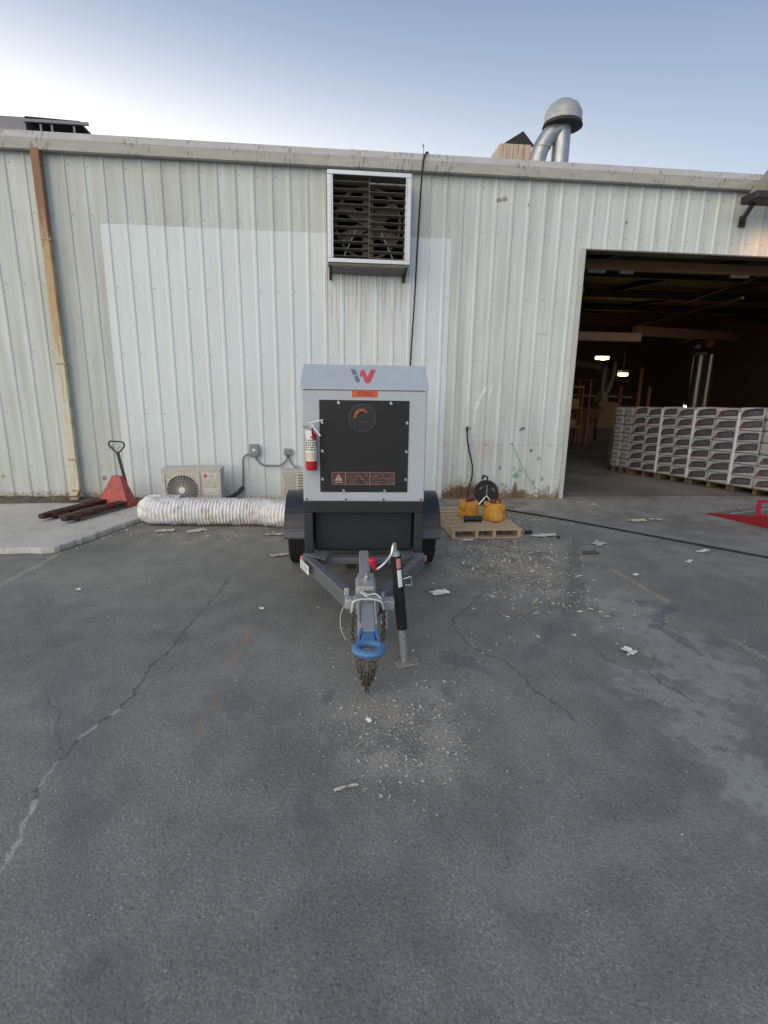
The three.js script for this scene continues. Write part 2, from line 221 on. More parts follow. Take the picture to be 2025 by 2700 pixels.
function sheet(x0, x1, y0, y1, z, uvf, waver = 0, hole = null) {   // ribbed steel sheet, ribs on the building's module
  const prof = [[x0, 0]]; const k0 = Math.ceil((x0 - RIB0 - 0.03) / RIB), k1 = Math.floor((x1 - RIB0 + 0.03) / RIB);
  for (let k = k0; k <= k1; k++) { const c = RIB0 + k * RIB; for (const [dx, dz] of [[-0.030, 0], [-0.013, 0.0105], [0.013, 0.0105], [0.030, 0]]) { const x = c + dx; if (x > x0 + 0.001 && x < x1 - 0.001) prof.push([x, dz]); } }
  prof.push([x1, 0]);
  if (hole) for (const hx of [hole[0], hole[1]]) if (hx > x0 && hx < x1) { const i = prof.findIndex((p) => p[0] > hx), [ax, az] = prof[i - 1], [bx, bz] = prof[i]; prof.splice(i, 0, [hx, mix(az, bz, (hx - ax) / (bx - ax))]); }
  const ys = []; { const rows = Math.max(1, Math.round((y1 - y0) / 0.3)); for (let j = 0; j <= rows; j++) ys.push(mix(y0, y1, j / rows)); if (hole) { for (const hy of [hole[2], hole[3]]) if (hy > y0 && hy < y1) ys.push(hy); ys.sort((a, b) => a - b); } }
  const pos = [], uv = [], idx = [];
  const push = (x, y, dz) => { const [u, v] = uvf(x, y); pos.push(x, y, z + dz + waver * fbm(x * 1.3, y * 1.1, 2)); uv.push(u, v); };
  for (let i = 0; i + 1 < prof.length; i++) for (let j = 0; j + 1 < ys.length; j++) {
    const ya = ys[j], yb = ys[j + 1], n = pos.length / 3; if (hole) { const cx = (prof[i][0] + prof[i + 1][0]) / 2, cy = (ya + yb) / 2; if (cx > hole[0] && cx < hole[1] && cy > hole[2] && cy < hole[3]) continue; }
    push(prof[i][0], ya, prof[i][1]); push(prof[i + 1][0], ya, prof[i + 1][1]); push(prof[i + 1][0], yb, prof[i + 1][1]); push(prof[i][0], yb, prof[i][1]); idx.push(n, n + 1, n + 2, n, n + 2, n + 3);
  }
  const g = new THREE.BufferGeometry(); g.setAttribute('position', new THREE.Float32BufferAttribute(pos, 3)); g.setAttribute('uv', new THREE.Float32BufferAttribute(uv, 2)); g.setIndex(idx); g.computeVertexNormals(); return g;
}
const oldUV = (x, y) => [(x - WX0) / (WX1 - WX0), (y - WY0) / (WY1 - WY0)], newUV = (x, y) => [(x + 2.95) / 4.7, y / 3.7];
const DOOR_L = 3.613, DOOR_R = 9.6, DOOR_T = 3.585, EAVE = 4.46;
const SHEET = RIB * 4, FAN = [0.04, 1.042, 3.28, 4.26];
for (let k = -7; k < 16; k++) {
  let a = RIB0 + (k * 4 - 0.5) * RIB, b = a + SHEET; const z = (k & 1) ? 0.0015 : 0; const tiltTop = EAVE + 0.06;
  if (a < DOOR_L && b > DOOR_L) { part(wh, 'wall_panel', sheet(a, DOOR_L, -0.01, tiltTop, z, oldUV, 0.006), wallMat); part(wh, 'wall_panel', sheet(DOOR_L, b, DOOR_T, tiltTop, z, oldUV, 0.004), wallMat); }
  else if (a >= DOOR_L && a < DOOR_R) part(wh, 'wall_panel', sheet(a, b, DOOR_T, tiltTop, z, oldUV, 0.004), wallMat);
  else part(wh, 'wall_panel', sheet(a, b, a < -3 ? 0.05 : -0.01 + 0.015 * R(), tiltTop, z, oldUV, 0.006, FAN), wallMat);
}
{ // repair sheets laid over the old wall
  const cuts = [-2.905]; for (let k = 1; k < 5; k++) cuts.push(RIB0 + (k * 4 + 1.5) * RIB); cuts.push(1.705);
  for (let i = 0; i + 1 < cuts.length; i++) part(wh, 'repair_panel', sheet(cuts[i], cuts[i + 1], 0.0 + 0.01 * R(), 3.655, 0.009 + (i & 1) * 0.0015, newUV, 0.004, FAN), patchMat, 'newer blue-white ribbed repair sheet');
}
{ // rows of sheet screws
  const g = new THREE.CylinderGeometry(0.006, 0.007, 0.006, 6).rotateX(Math.PI / 2), list = [];
  for (const y of [0.5, 1.25, 2.05, 2.9, 3.75, 4.3]) for (let k = -8; k < 56; k++) { const x = RIB0 + k * RIB + 0.052; if (x > DOOR_L - 0.03 && y < DOOR_T + 0.05) continue; if (x > 11) continue; const q = x > -2.9 && x < 1.7 && y < 3.6; list.push([x, y + 0.01 * (R() - 0.5), q ? 0.018 : 0.008]); }
  const im = new THREE.InstancedMesh(g, M('#8d8a82', 0.6, 0.4), list.length), m4 = new THREE.Matrix4(); list.forEach((p, i) => im.setMatrixAt(i, m4.makeTranslation(...p))); im.name = 'wall_screws'; im.userData.kind = 'stuff'; im.castShadow = im.receiveShadow = true; wh.add(im);
}
// gutter sections, folded profile
const gutterMap = pixels(512, 64, (u, v) => { const a = fbm(u * 10, v * 2, 3), st = smooth(0.2, 0.7, n2(u * 80, v * 1.5)) * smooth(-0.2, 0.4, n2(u * 12, 5)); const k = 178 + 10 * a + (rW() - 0.5) * 8 - 36 * st; return [k, k * 0.995, k * 0.95]; });
const gutterMat = M('#ffffff', 0.5, 0, { map: gutterMap });
{
  const prof = [[0.03, 4.43], [0.125, 4.425], [0.15, 4.52], [0.155, 4.535], [0.11, 4.625], [0.10, 4.63], [0.09, 4.62], [0.135, 4.53], [0.115, 4.437], [0.03, 4.442]];
  const cuts = [-13.9, -9.2, -4.42, 0.33, 5.1, 9.85, 12.2];
  for (let i = 0; i + 1 < cuts.length; i++) { const L = cuts[i + 1] - cuts[i] - 0.006; const g = prism(prof.map(([z, y]) => [-z, y]), L).rotateY(Math.PI / 2).translate(cuts[i], 0.004 * (i & 1), 0); const p = g.attributes.position; for (let q = 0; q < p.count; q++) g.attributes.uv.setXY(q, p.getX(q) / 5, (p.getY(q) - 4.4) * 4); part(wh, 'gutter', g, gutterMat); part(wh, 'gutter_joint', prism([[-0.158, 4.537], [-0.128, 4.42], [-0.12, 4.42], [-0.15, 4.537], [-0.104, 4.634], [-0.112, 4.634]], 0.035).rotateY(Math.PI / 2).translate(cuts[i + 1] - 0.02, 0, 0.001), gutterMat); }
}
const shell = grimy('#6a655e', 0.9), darkSteel = grimy('#5e4f46', 0.7);
part(wh, 'roof', [box(40, 0.05, 32, 6, 5.42, -15.95, 0.05)], grimy('#b5b6b2', 0.55)); part(wh, 'roof_insulation', [box(39.8, 0.04, 31.8, 6, 5.37, -15.97, 0.05)], shell);
part(wh, 'eave_trim', box(26.2, 0.11, 0.012, -0.8, 4.575, 0.0345), gutterMat);
// downspout with flaking paint
const spoutMap = pixels(64, 1024, (u, v) => { const y = v * 4.5, a = fbm(u * 3, y * 3, 3), b = n2(u * 8, y * 14); const brown = smooth(3.2, 3.9, y + 0.35 * a), ochre = smooth(1.5, 2.6, y + 0.5 * a); const c = [198 + 8 * b, 194 + 8 * b, 170 + 8 * b]; tint(c, [176, 148, 104], ochre * 0.85); tint(c, [128, 92, 66], brown * 0.9); tint(c, [120, 84, 60], 0.3 * smooth(0.35, 0.7, n2(u * 5, y * 2.2))); return c; });
{
  const sp = sub(wh, 'downspout'), mat = M('#ffffff', 0.6, 0, { map: spoutMap });
  const g = rbox(0.105, 4.32, 0.085, 0.012, -3.545, 2.29, 0.088), p = g.attributes.position; for (let q = 0; q < p.count; q++) g.attributes.uv.setXY(q, (p.getX(q) + 3.6) * 8, p.getY(q) / 4.5);
  part(sp, 'pipe', g, mat); part(sp, 'outlet_elbow', [bar([-3.545, 0.17, 0.085], [-3.535, 0.10, 0.24], 0.105, 0.085)], M('#ffffff', 0.6, 0, { map: spoutMap }));
  for (const y of [1.9, 3.42, 0.62]) part(sp, 'strap', rbox(0.13, 0.022, 0.094, 0.004, -3.535, y, 0.09), grimy('#b3a77e', 0.6));
}
// door opening: jambs, head trim
const trimMat = grimy('#c6cac8', 0.5);
part(wh, 'door_jamb', [rbox(0.02, 3.59, 0.22, 0.004, DOOR_L + 0.012, 1.795, -0.078), rbox(0.06, 3.6, 0.006, 0.002, DOOR_L - 0.018, 1.8, 0.034)], trimMat);
part(wh, 'door_jamb', [rbox(0.02, 3.59, 0.22, 0.004, DOOR_R - 0.012, 1.795, -0.078)], trimMat);
part(wh, 'door_head', [rbox(DOOR_R - DOOR_L, 0.02, 0.22, 0.004, (DOOR_L + DOOR_R) / 2, DOOR_T + 0.006, -0.078)], grimy('#6b675f', 0.6));
const tan = grimy('#8d7256', 0.7), orangeSteel = grimy('#8a5a34', 0.7);
part(wh, 'door_lintel_beam', [rbox(6.6, 0.15, 0.12, 0.01, 6.8, 3.6, -0.9)], tan);
part(wh, 'roll_door_drum', [rod([3.5, 4.0, -0.4], [9.8, 4.0, -0.4], 0.26, 24)], darkSteel);
for (const [x, l] of [[4.25, 0.3], [4.75, 0.24], [6.7, 0.34]]) part(wh, 'beam_bracket', [rbox(l, 0.06, 0.05, 0.02, x, 3.5, -0.86)], grimy('#9a8a78', 0.6));
// interior shell
for (const x of [-9.6, 24]) part(wh, 'interior_wall', [prism([[0.12, -0.01], [30.2, -0.01], [30.2, 6.09], [0.12, 4.585]], 0.1).rotateY(Math.PI / 2).translate(x, 0, 0)], shell); part(wh, 'interior_wall', [box(33.7, 6.12, 0.1, 7.25, 3.05, -30.25)], shell);
part(wh, 'interior_wall', [box(9.59, 4.5, 0.05, -4.755, 2.25, -0.12), box(2.308, 4.5, 0.05, 2.196, 2.25, -0.12), box(1.002, 3.28, 0.05, 0.541, 1.64, -0.12), box(1.002, 0.24, 0.05, 0.541, 4.38, -0.12)], shell); part(wh, 'interior_wall', [box(14.3, 4.6, 0.05, 16.8, 2.3, -0.12)], shell); part(wh, 'interior_wall', [box(6.2, 0.6, 0.05, 6.55, 4.35, -0.12)], shell);
for (let i = 0; i < 6; i++) { const z = -2.4 - i * 4.4; part(wh, 'rafter', [box(33, 0.3, 0.14, 7.2, 4.42 - z * 0.045, z)], darkSteel); }
for (let i = 0; i < 9; i++) part(wh, 'purlin', [box(0.08, 0.14, 29.5, -7 + i * 3.4, 5.22, -15, 0.05)], darkSteel);
const floorMap = pixels(1024, 1024, (u, v) => { const x = u * 12, z = v * 12, a = fbm(x * 0.7, z * 0.7, 4), b = n2(x * 20, z * 20), k = 104 + 20 * a + 6 * b + (rW() - 0.5) * 10; return [k, k * 0.985, k * 0.95]; });
{ const g = new THREE.PlaneGeometry(33.5, 30).rotateX(-Math.PI / 2).translate(7.2, 0.005, -15.1), p = g.attributes.position; for (let i = 0; i < p.count; i++) g.attributes.uv.setXY(i, p.getX(i) / 12, p.getZ(i) / 12); structure('warehouse_floor', g, M('#ffffff', 0.7, 0, { map: floorMap })); }

// ---------- roof equipment ----------
{
  const t = thing('rooftop_unit', 'grey rooftop air handler at the upper left, above the gutter', 'roof unit', [-4.95, 4.86, -3]);
  const grey = grimy('#85878d', 0.55), dk = M('#3b3a3c', 0.8);
  part(t, 'cabinet', [rbox(2.4, 1.15, 1.2, 0.01, -1.32, 0.575, -0.62)], grey);
  part(t, 'hood', [prism([[-0.12, 0], [0.95, 0], [0.95, 0.95], [0.74, 1.12], [-0.12, 1.14]], 0.02).translate(0, 0, -1.0), prism([[0.95, 0], [0.98, 0.02], [0.98, 0.9], [0.76, 1.13], [-0.12, 1.155], [-0.12, 1.14], [0.74, 1.12], [0.95, 0.9]], 1.0).translate(0, 0, -1.0)], dk);
  part(t, 'frame_rail', [rbox(1.05, 0.05, 0.04, 0.006, 0.38, 1.09, 0.0)], grey);
  for (const x of [0.12, 0.3, 0.66]) part(t, 'frame_post', [rbox(0.035, 1.0, 0.035, 0.006, x, 0.55, -0.02)], grey);
}
{
  const t = thing('evaporative_cooler', 'rust-stained beige rooftop box with dark pitched cap beside a silver duct', 'roof unit', [3.52, 4.86, -3.0]);
  part(t, 'cabinet', [rbox(0.58, 1.2, 0.6, 0.01, -0.02, 0.6, -0.3)], M('#ffffff', 0.75, 0, { map: pixels(128, 128, (u, v) => { const b = smooth(0.1, 0.6, n2(u * 14, v * 1.5)); const c = [186, 174, 156]; tint(c, [140, 98, 70], 0.6 * b); return c; }) }));
  part(t, 'side_panel', [prism([[-0.3, 0], [-0.42, 0], [-0.32, 1.2], [-0.3, 1.2]], 0.55).translate(0, 0, -0.58)], grimy('#b9b0a4', 0.6));
  part(t, 'cap', [prism([[-0.26, 1.2], [0.32, 1.2], [0.10, 1.42]], 0.56).translate(0, 0, -0.57)], M('#2c2a29', 0.8));
}
{
  const t = thing('roof_duct', 'silver round duct elbow rising from the roof with a dark rain cap', 'duct', [3.9, 4.75, -2.9]);
  part(t, 'elbow_pipe', [tube([[-0.02, 0, 0], [-0.02, 0.85, 0], [0.0, 1.1, 0], [0.08, 1.3, 0], [0.2, 1.46, 0], [0.36, 1.56, 0]], 0.15, 40, 20)], mats.galv);
  for (const [x, y] of [[-0.02, 0.82], [0.05, 1.22]]) part(t, 'seam_ring', [place(new THREE.TorusGeometry(0.153, 0.012, 8, 24), x, y, 0, Math.PI / 2, 0, y > 1 ? 0.3 : 0)], mats.galvDull);
  part(t, 'stack_pipe', [rod([0.42, 0, -0.02], [0.42, 1.7, -0.02], 0.16, 20)], mats.galv);
  part(t, 'cap_base', [place(new THREE.CylinderGeometry(0.34, 0.36, 0.06, 28), 0.42, 1.62, -0.02)], M('#2e2d2c', 0.8));
  part(t, 'cap', [place(new THREE.LatheGeometry([[0.34, 0], [0.33, 0.16], [0.26, 0.28], [0.14, 0.36], [0.001, 0.38]].map((p) => new THREE.Vector2(...p)), 28), 0.42, 1.65, -0.02)], mats.galvDull);
}

// ---------- wall exhaust fan ----------
{
  const t = thing('exhaust_fan', 'square louvred exhaust fan in a bright metal frame high on the wall', 'wall fan', [0.541, 3.23, 0.03]);
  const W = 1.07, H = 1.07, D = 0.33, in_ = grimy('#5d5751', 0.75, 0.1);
  part(t, 'housing', [box(0.012, H, D, -W / 2 + 0.008, H / 2, D / 2 - 0.006), box(0.012, H, D, W / 2 - 0.008, H / 2, D / 2 - 0.006), box(W - 0.02, 0.012, D, 0, H - 0.008, D / 2 - 0.006), box(W - 0.02, 0.012, D, 0, 0.008, D / 2 - 0.006), box(0.004, 0.004, 0.004, 0, H - 0.01, 0.02)], mats.galvDull);
  const fr = sub(t, 'frame'), fw = 0.05;
  for (const [w, h, x, y] of [[W, fw, 0, H - fw / 2], [W, fw, 0, fw / 2]]) part(fr, 'rail', [rbox(w, h, 0.03, 0.005, x, y, D)], mats.alu);
  for (const s of [-1, 1]) part(fr, 'stile', [rbox(fw, H - 2 * fw - 0.002, 0.028, 0.005, s * (W / 2 - fw / 2), H / 2, D), rbox(0.018, H - 2 * fw - 0.004, 0.02, 0.004, s * (W / 2 - fw - 0.012), H / 2, D + 0.004)], mats.alu);
  part(t, 'mullion', [rbox(0.009, H - 2 * fw, 0.02, 0.002, 0.0, H / 2, D - 0.05)], grimy('#6f6a64', 0.5, 0.4));
  const sl = new RoundedBoxGeometry(0.468, 0.004, 0.095, 1, 0.0015), slMat = grimy('#8f887f', 0.45, 0.25);
  for (const s of [-1, 1]) for (let i = 0; i < 11; i++) { const m = part(t, 'louver_slat', sl, slMat); m.position.set(s * 0.241, H - fw - 0.075 - i * 0.0865 - (s > 0 ? 0.022 : 0), D - 0.045); m.rotation.x = -0.14 + 0.08 * (R() - 0.5); m.rotation.z = 0.008 * (R() - 0.5); }
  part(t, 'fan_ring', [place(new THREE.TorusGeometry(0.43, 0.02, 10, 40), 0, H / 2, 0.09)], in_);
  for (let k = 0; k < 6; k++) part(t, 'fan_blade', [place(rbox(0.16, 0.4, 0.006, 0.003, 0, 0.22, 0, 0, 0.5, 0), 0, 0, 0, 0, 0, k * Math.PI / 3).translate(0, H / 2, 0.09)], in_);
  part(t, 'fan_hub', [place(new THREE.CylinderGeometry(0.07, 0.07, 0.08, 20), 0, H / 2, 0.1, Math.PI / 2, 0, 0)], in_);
  for (const s of [-1, 1]) part(t, 'fan_strut', [rod([s * 0.16, 0.44, 0.16], [s * 0.34, 0.08, 0.16], 0.008, 8)], mats.galvDull);
  part(t, 'soffit_tray', [place(box(W - 0.1, 0.008, 0.3), 0, -0.06, 0.17, -0.16, 0, 0), rbox(W - 0.02, 0.03, 0.03, 0.004, 0, -0.016, D - 0.02)], grimy('#7f7a74', 0.6, 0.2));
  for (const s of [-1, 1]) part(t, 'bracket', [rbox(0.035, 0.16, 0.012, 0.003, s * (W / 2 - 0.035), -0.085, 0.012), bar([s * (W / 2 - 0.035), -0.035, 0.3], [s * (W / 2 - 0.035), -0.15, 0.02], 0.032, 0.012), rbox(0.035, 0.012, 0.3, 0.003, s * (W / 2 - 0.035), -0.012 + 0.002, 0.16)], grimy('#2f2a28', 0.7));
}

// ---------- condensers, boxes, conduit on the wall ----------
function acLogo() { return canvasTex(256, 96, (c) => { c.fillStyle = '#cbc8c0'; c.fillRect(0, 0, 256, 96); c.fillStyle = '#9c1235'; c.beginPath(); c.arc(52, 48, 38, 0, 7); c.fill(); c.strokeStyle = '#e9d5d8'; c.lineWidth = 5; c.beginPath(); c.arc(52, 48, 26, 0.1, 4.6); c.stroke(); c.beginPath(); c.moveTo(52, 34); c.lineTo(52, 62); c.lineTo(64, 62); c.stroke(); c.fillStyle = '#77747a'; c.font = 'bold 74px sans-serif'; c.fillText('LG', 112, 75); }); }
{
  const t = thing('condenser_unit', 'beige air conditioner condenser with round fan grille, behind the white duct', 'air conditioner', [-1.845, 0.0, 0.46], 0.02);
  const w = 0.765, h = 0.5, d = 0.29, y0 = 0.055;
  const front = new THREE.Shape([[-w / 2, 0], [w / 2, 0], [w / 2, h], [-w / 2, h]].map((p) => new THREE.Vector2(...p))), hp = new THREE.Path(); hp.absarc(-0.12, 0.225, 0.2, 0, 6.2832, true); front.holes.push(hp);
  part(t, 'cabinet', [new THREE.ExtrudeGeometry(front, { depth: 0.012, bevelEnabled: false, curveSegments: 32 }).translate(0, y0, d / 2 - 0.012), rbox(0.012, h, d - 0.014, 0.003, -w / 2 + 0.006, y0 + h / 2, -0.007), rbox(0.012, h, d - 0.014, 0.003, w / 2 - 0.006, y0 + h / 2, -0.007), box(w - 0.026, h, 0.01, 0, y0 + h / 2, -d / 2 + 0.006), box(w - 0.026, 0.01, d - 0.03, 0, y0 + 0.006, -0.003), box(0.01, h - 0.02, d - 0.03, 0.1, y0 + h / 2, -0.003), rbox(w + 0.012, 0.03, d + 0.012, 0.008, 0, y0 + h - 0.004, 0)], mats.acBeige);
  part(t, 'foot', [rbox(0.06, 0.05, 0.32, 0.006, -0.24, 0.028, 0)], mats.steelDark); part(t, 'foot', [rbox(0.06, 0.05, 0.32, 0.006, 0.24, 0.028, 0)], mats.steelDark);
  const gx = -0.12, gy = y0 + 0.225, gz = d / 2;
  for (let k = 0; k < 3; k++) part(t, 'fan_blade', [place(rbox(0.1, 0.17, 0.006, 0.003, 0, 0.1, 0, 0, 0.5, 0), 0, 0, 0, 0, 0, k * 2.094 + 0.4).translate(gx, gy, gz - 0.06)], grimy('#6c6e70', 0.6));
  part(t, 'coil', [box(0.46, 0.4, 0.02, gx, gy, -d / 2 + 0.03)], grimy('#77797a', 0.6, 0.3));
  const gr = sub(t, 'fan_grille'), wire = mats.acBeige;
  for (let k = 0; k < 6; k++) part(gr, 'grille_ring', [place(new THREE.TorusGeometry(0.045 + k * 0.031, 0.003, 6, 40), gx, gy, gz + 0.028)], wire);
  for (let k = 0; k < 30; k++) { const a = k / 30 * 6.283; part(gr, 'grille_spoke', [rod([gx + 0.04 * Math.cos(a), gy + 0.04 * Math.sin(a), gz + 0.03], [gx + 0.2 * Math.cos(a + 0.22), gy + 0.2 * Math.sin(a + 0.22), gz + 0.026], 0.0035, 6)], wire); }
  part(t, 'fan_hub', [place(new THREE.CylinderGeometry(0.042, 0.042, 0.016, 28), gx, gy, gz + 0.036, Math.PI / 2, 0, 0)], mats.whitePlastic);
  for (const s of [-1, 1]) part(t, 'corner_frame', [rbox(0.02, 0.43, 0.016, 0.004, gx + s * 0.225, gy, gz + 0.006)], mats.acBeige);
  part(t, 'logo_plate', [new THREE.PlaneGeometry(0.19, 0.07).translate(0.24, y0 + 0.41, gz + 0.003)], M('#ffffff', 0.5, 0, { map: acLogo() }));
  part(t, 'rating_label', [new THREE.PlaneGeometry(0.2, 0.09).translate(0.25, y0 + 0.2, gz + 0.003)], M('#ffffff', 0.5, 0, { map: canvasTex(200, 90, (c) => { c.fillStyle = '#cbc8c0'; c.fillRect(0, 0, 200, 90); c.strokeStyle = '#8d8b86'; c.lineWidth = 5; c.beginPath(); c.moveTo(130, 30); c.lineTo(185, 30); c.moveTo(50, 62); c.lineTo(160, 62); c.stroke(); }) }));
  part(t, 'service_cover', [rbox(0.012, 0.26, 0.14, 0.004, w / 2 + 0.005, y0 + 0.25, 0.02)], mats.acBeige); part(t, 'side_sticker', [rbox(0.003, 0.09, 0.04, 0.001, w / 2 + 0.013, y0 + 0.26, -0.02)], mats.whitePlastic);
}
{
  const t = thing('condenser_unit', 'beige condenser half hidden behind the left side of the generator trailer', 'air conditioner', [-0.36, 0, 0.26], 0);
  part(t, 'cabinet', [rbox(0.62, 0.44, 0.26, 0.01, 0, 0.27, 0), rbox(0.63, 0.025, 0.27, 0.006, 0, 0.487, 0)], mats.acBeige);
  part(t, 'side_panel', [rbox(0.15, 0.3, 0.01, 0.004, -0.2, 0.31, 0.132)], grimy('#bdbab0', 0.55));
  for (let i = 0; i < 9; i++) part(t, 'coil_fin', [rbox(0.2, 0.014, 0.012, 0.003, 0.02, 0.12 + i * 0.04, 0.134)], grimy('#7c7973', 0.6));
  part(t, 'foot', [rbox(0.05, 0.05, 0.3, 0.006, -0.24, 0.027, 0)], mats.steelDark); part(t, 'foot', [rbox(0.05, 0.05, 0.3, 0.006, 0.24, 0.027, 0)], mats.steelDark);
}
const boxGrey = grimy('#8e959b', 0.5, 0.1);
{
  const t = thing('disconnect_box', 'larger grey electrical disconnect box with small white label on the wall', 'electrical box', [-1.075, 0.745, 0.06]);
  part(t, 'body', [rbox(0.115, 0.175, 0.075, 0.008)], boxGrey); part(t, 'lid', [rbox(0.122, 0.15, 0.012, 0.004, 0, 0.006, 0.042)], boxGrey); part(t, 'label', [rbox(0.042, 0.035, 0.002, 0.0005, 0, 0.012, 0.0495)], mats.whitePlastic); part(t, 'latch', [rbox(0.012, 0.05, 0.016, 0.003, 0.062, 0, 0.04)], mats.galvDull);
}
{
  const t = thing('junction_box', 'smaller grey electrical box next to the generator trailer', 'electrical box', [-0.598, 0.725, 0.055]);
  part(t, 'body', [rbox(0.1, 0.09, 0.065, 0.008)], boxGrey); part(t, 'cover', [rbox(0.106, 0.07, 0.01, 0.003, 0, 0.008, 0.036)], boxGrey); part(t, 'fitting', [rod([0, -0.07, 0.01], [0, -0.04, 0.01], 0.022, 14)], mats.steelDark);
}
const conduitMat = M('#6f757b', 0.55, 0.1);
single('conduit', [tube([[-1.12, 0.69, 0.06], [-1.18, 0.685, 0.06], [-1.235, 0.62, 0.06], [-1.245, 0.45, 0.055], [-1.255, 0.25, 0.055], [-1.265, 0.19, 0.06]], 0.012, 50, 8)], conduitMat, 'grey conduit curving down from the larger electrical box', 'conduit');
single('conduit', [tube([[-1.055, 0.66, 0.06], [-1.035, 0.6, 0.06], [-0.96, 0.535, 0.06], [-0.83, 0.525, 0.06], [-0.71, 0.53, 0.06], [-0.625, 0.6, 0.062], [-0.605, 0.655, 0.062]], 0.012, 60, 8)], conduitMat, 'grey conduit sagging between the two electrical boxes', 'conduit');
single('conduit', [tube([[-0.59, 0.655, 0.062], [-0.57, 0.6, 0.065], [-0.51, 0.52, 0.08], [-0.42, 0.49, 0.16]], 0.011, 40, 8)], conduitMat, 'short grey conduit from the smaller electrical box down to the hidden condenser', 'conduit');
single('insulated_pipe', [tube([[-1.27, 0.19, 0.03], [-1.275, 0.19, 0.09], [-1.31, 0.15, 0.14], [-1.4, 0.1, 0.26], [-1.46, 0.085, 0.32]], 0.028, 40, 12)], M('#3a3d42', 0.8), 'thick dark insulated pipe from the wall to the condenser', 'pipe');

// ---------- white flexible duct ----------
{
  const curve = new THREE.CatmullRomCurve3([[-1.86, 0.14, 1.12], [-2.02, 0.15, 1.08], [-2.15, 0.16, 1.14], [-2.17, 0.165, 1.28], [-2.0, 0.17, 1.37], [-1.6, 0.17, 1.4], [-1.15, 0.17, 1.42], [-0.85, 0.168, 1.44], [-0.55, 0.166, 1.55], [-0.2, 0.166, 1.62], [0.35, 0.166, 1.6], [0.75, 0.166, 1.5]].map(V));
  const NS = 900, NR = 36, pos = [], col = [], idx = [], fr = curve.computeFrenetFrames(NS, false), len = curve.getLength();
  for (let i = 0; i <= NS; i++) { const u = i / NS, p = curve.getPointAt(u), s = u * len; for (let j = 0; j <= NR; j++) {
    const a = j / NR * 2 * Math.PI, ph = (s / 0.04 + a / 6.283) % 1, tri = Math.abs(2 * ph - 1);
    const cr = 0.009 * n3(s * 6, Math.cos(a) * 1.6, Math.sin(a) * 1.6) + 0.0055 * n3(s * 34, Math.cos(a) * 5, Math.sin(a) * 5);
    const r = 0.146 + 0.021 * Math.pow(1 - tri, 0.7) + cr, n = fr.normals[i], b = fr.binormals[i], c = Math.cos(a), d = Math.sin(a);
    const y = Math.max(p.y + r * (n.y * c + b.y * d), 0.006);
    pos.push(p.x + r * (n.x * c + b.x * d), y, p.z + r * (n.z * c + b.z * d));
    const st = smooth(0.15, 0.6, n3(s * 5, c * 2, d * 2) * 0.7 + n3(s * 26, c * 6, d * 6) * 0.45), k = 0.7 + 0.04 * n3(s * 60, c * 9, d * 9); col.push(mix(k, 0.42, st * 0.55), mix(k, 0.35, st * 0.55), mix(k * 0.99, 0.26, st * 0.55));
  } }
  for (let i = 0; i < NS; i++) for (let j = 0; j < NR; j++) { const a = i * (NR + 1) + j, b = a + NR + 1; idx.push(a, b, a + 1, b, b + 1, a + 1); }
  const g = new THREE.BufferGeometry(); g.setAttribute('position', new THREE.Float32BufferAttribute(pos, 3)); g.setAttribute('color', new THREE.Float32BufferAttribute(col, 3)); g.setIndex(idx); g.computeVertexNormals();
  single('flexible_duct', g, new THREE.MeshStandardMaterial({ vertexColors: true, roughness: 0.85, side: THREE.DoubleSide }), 'long white ribbed flexible duct lying on the ground behind the trailer', 'duct');
}

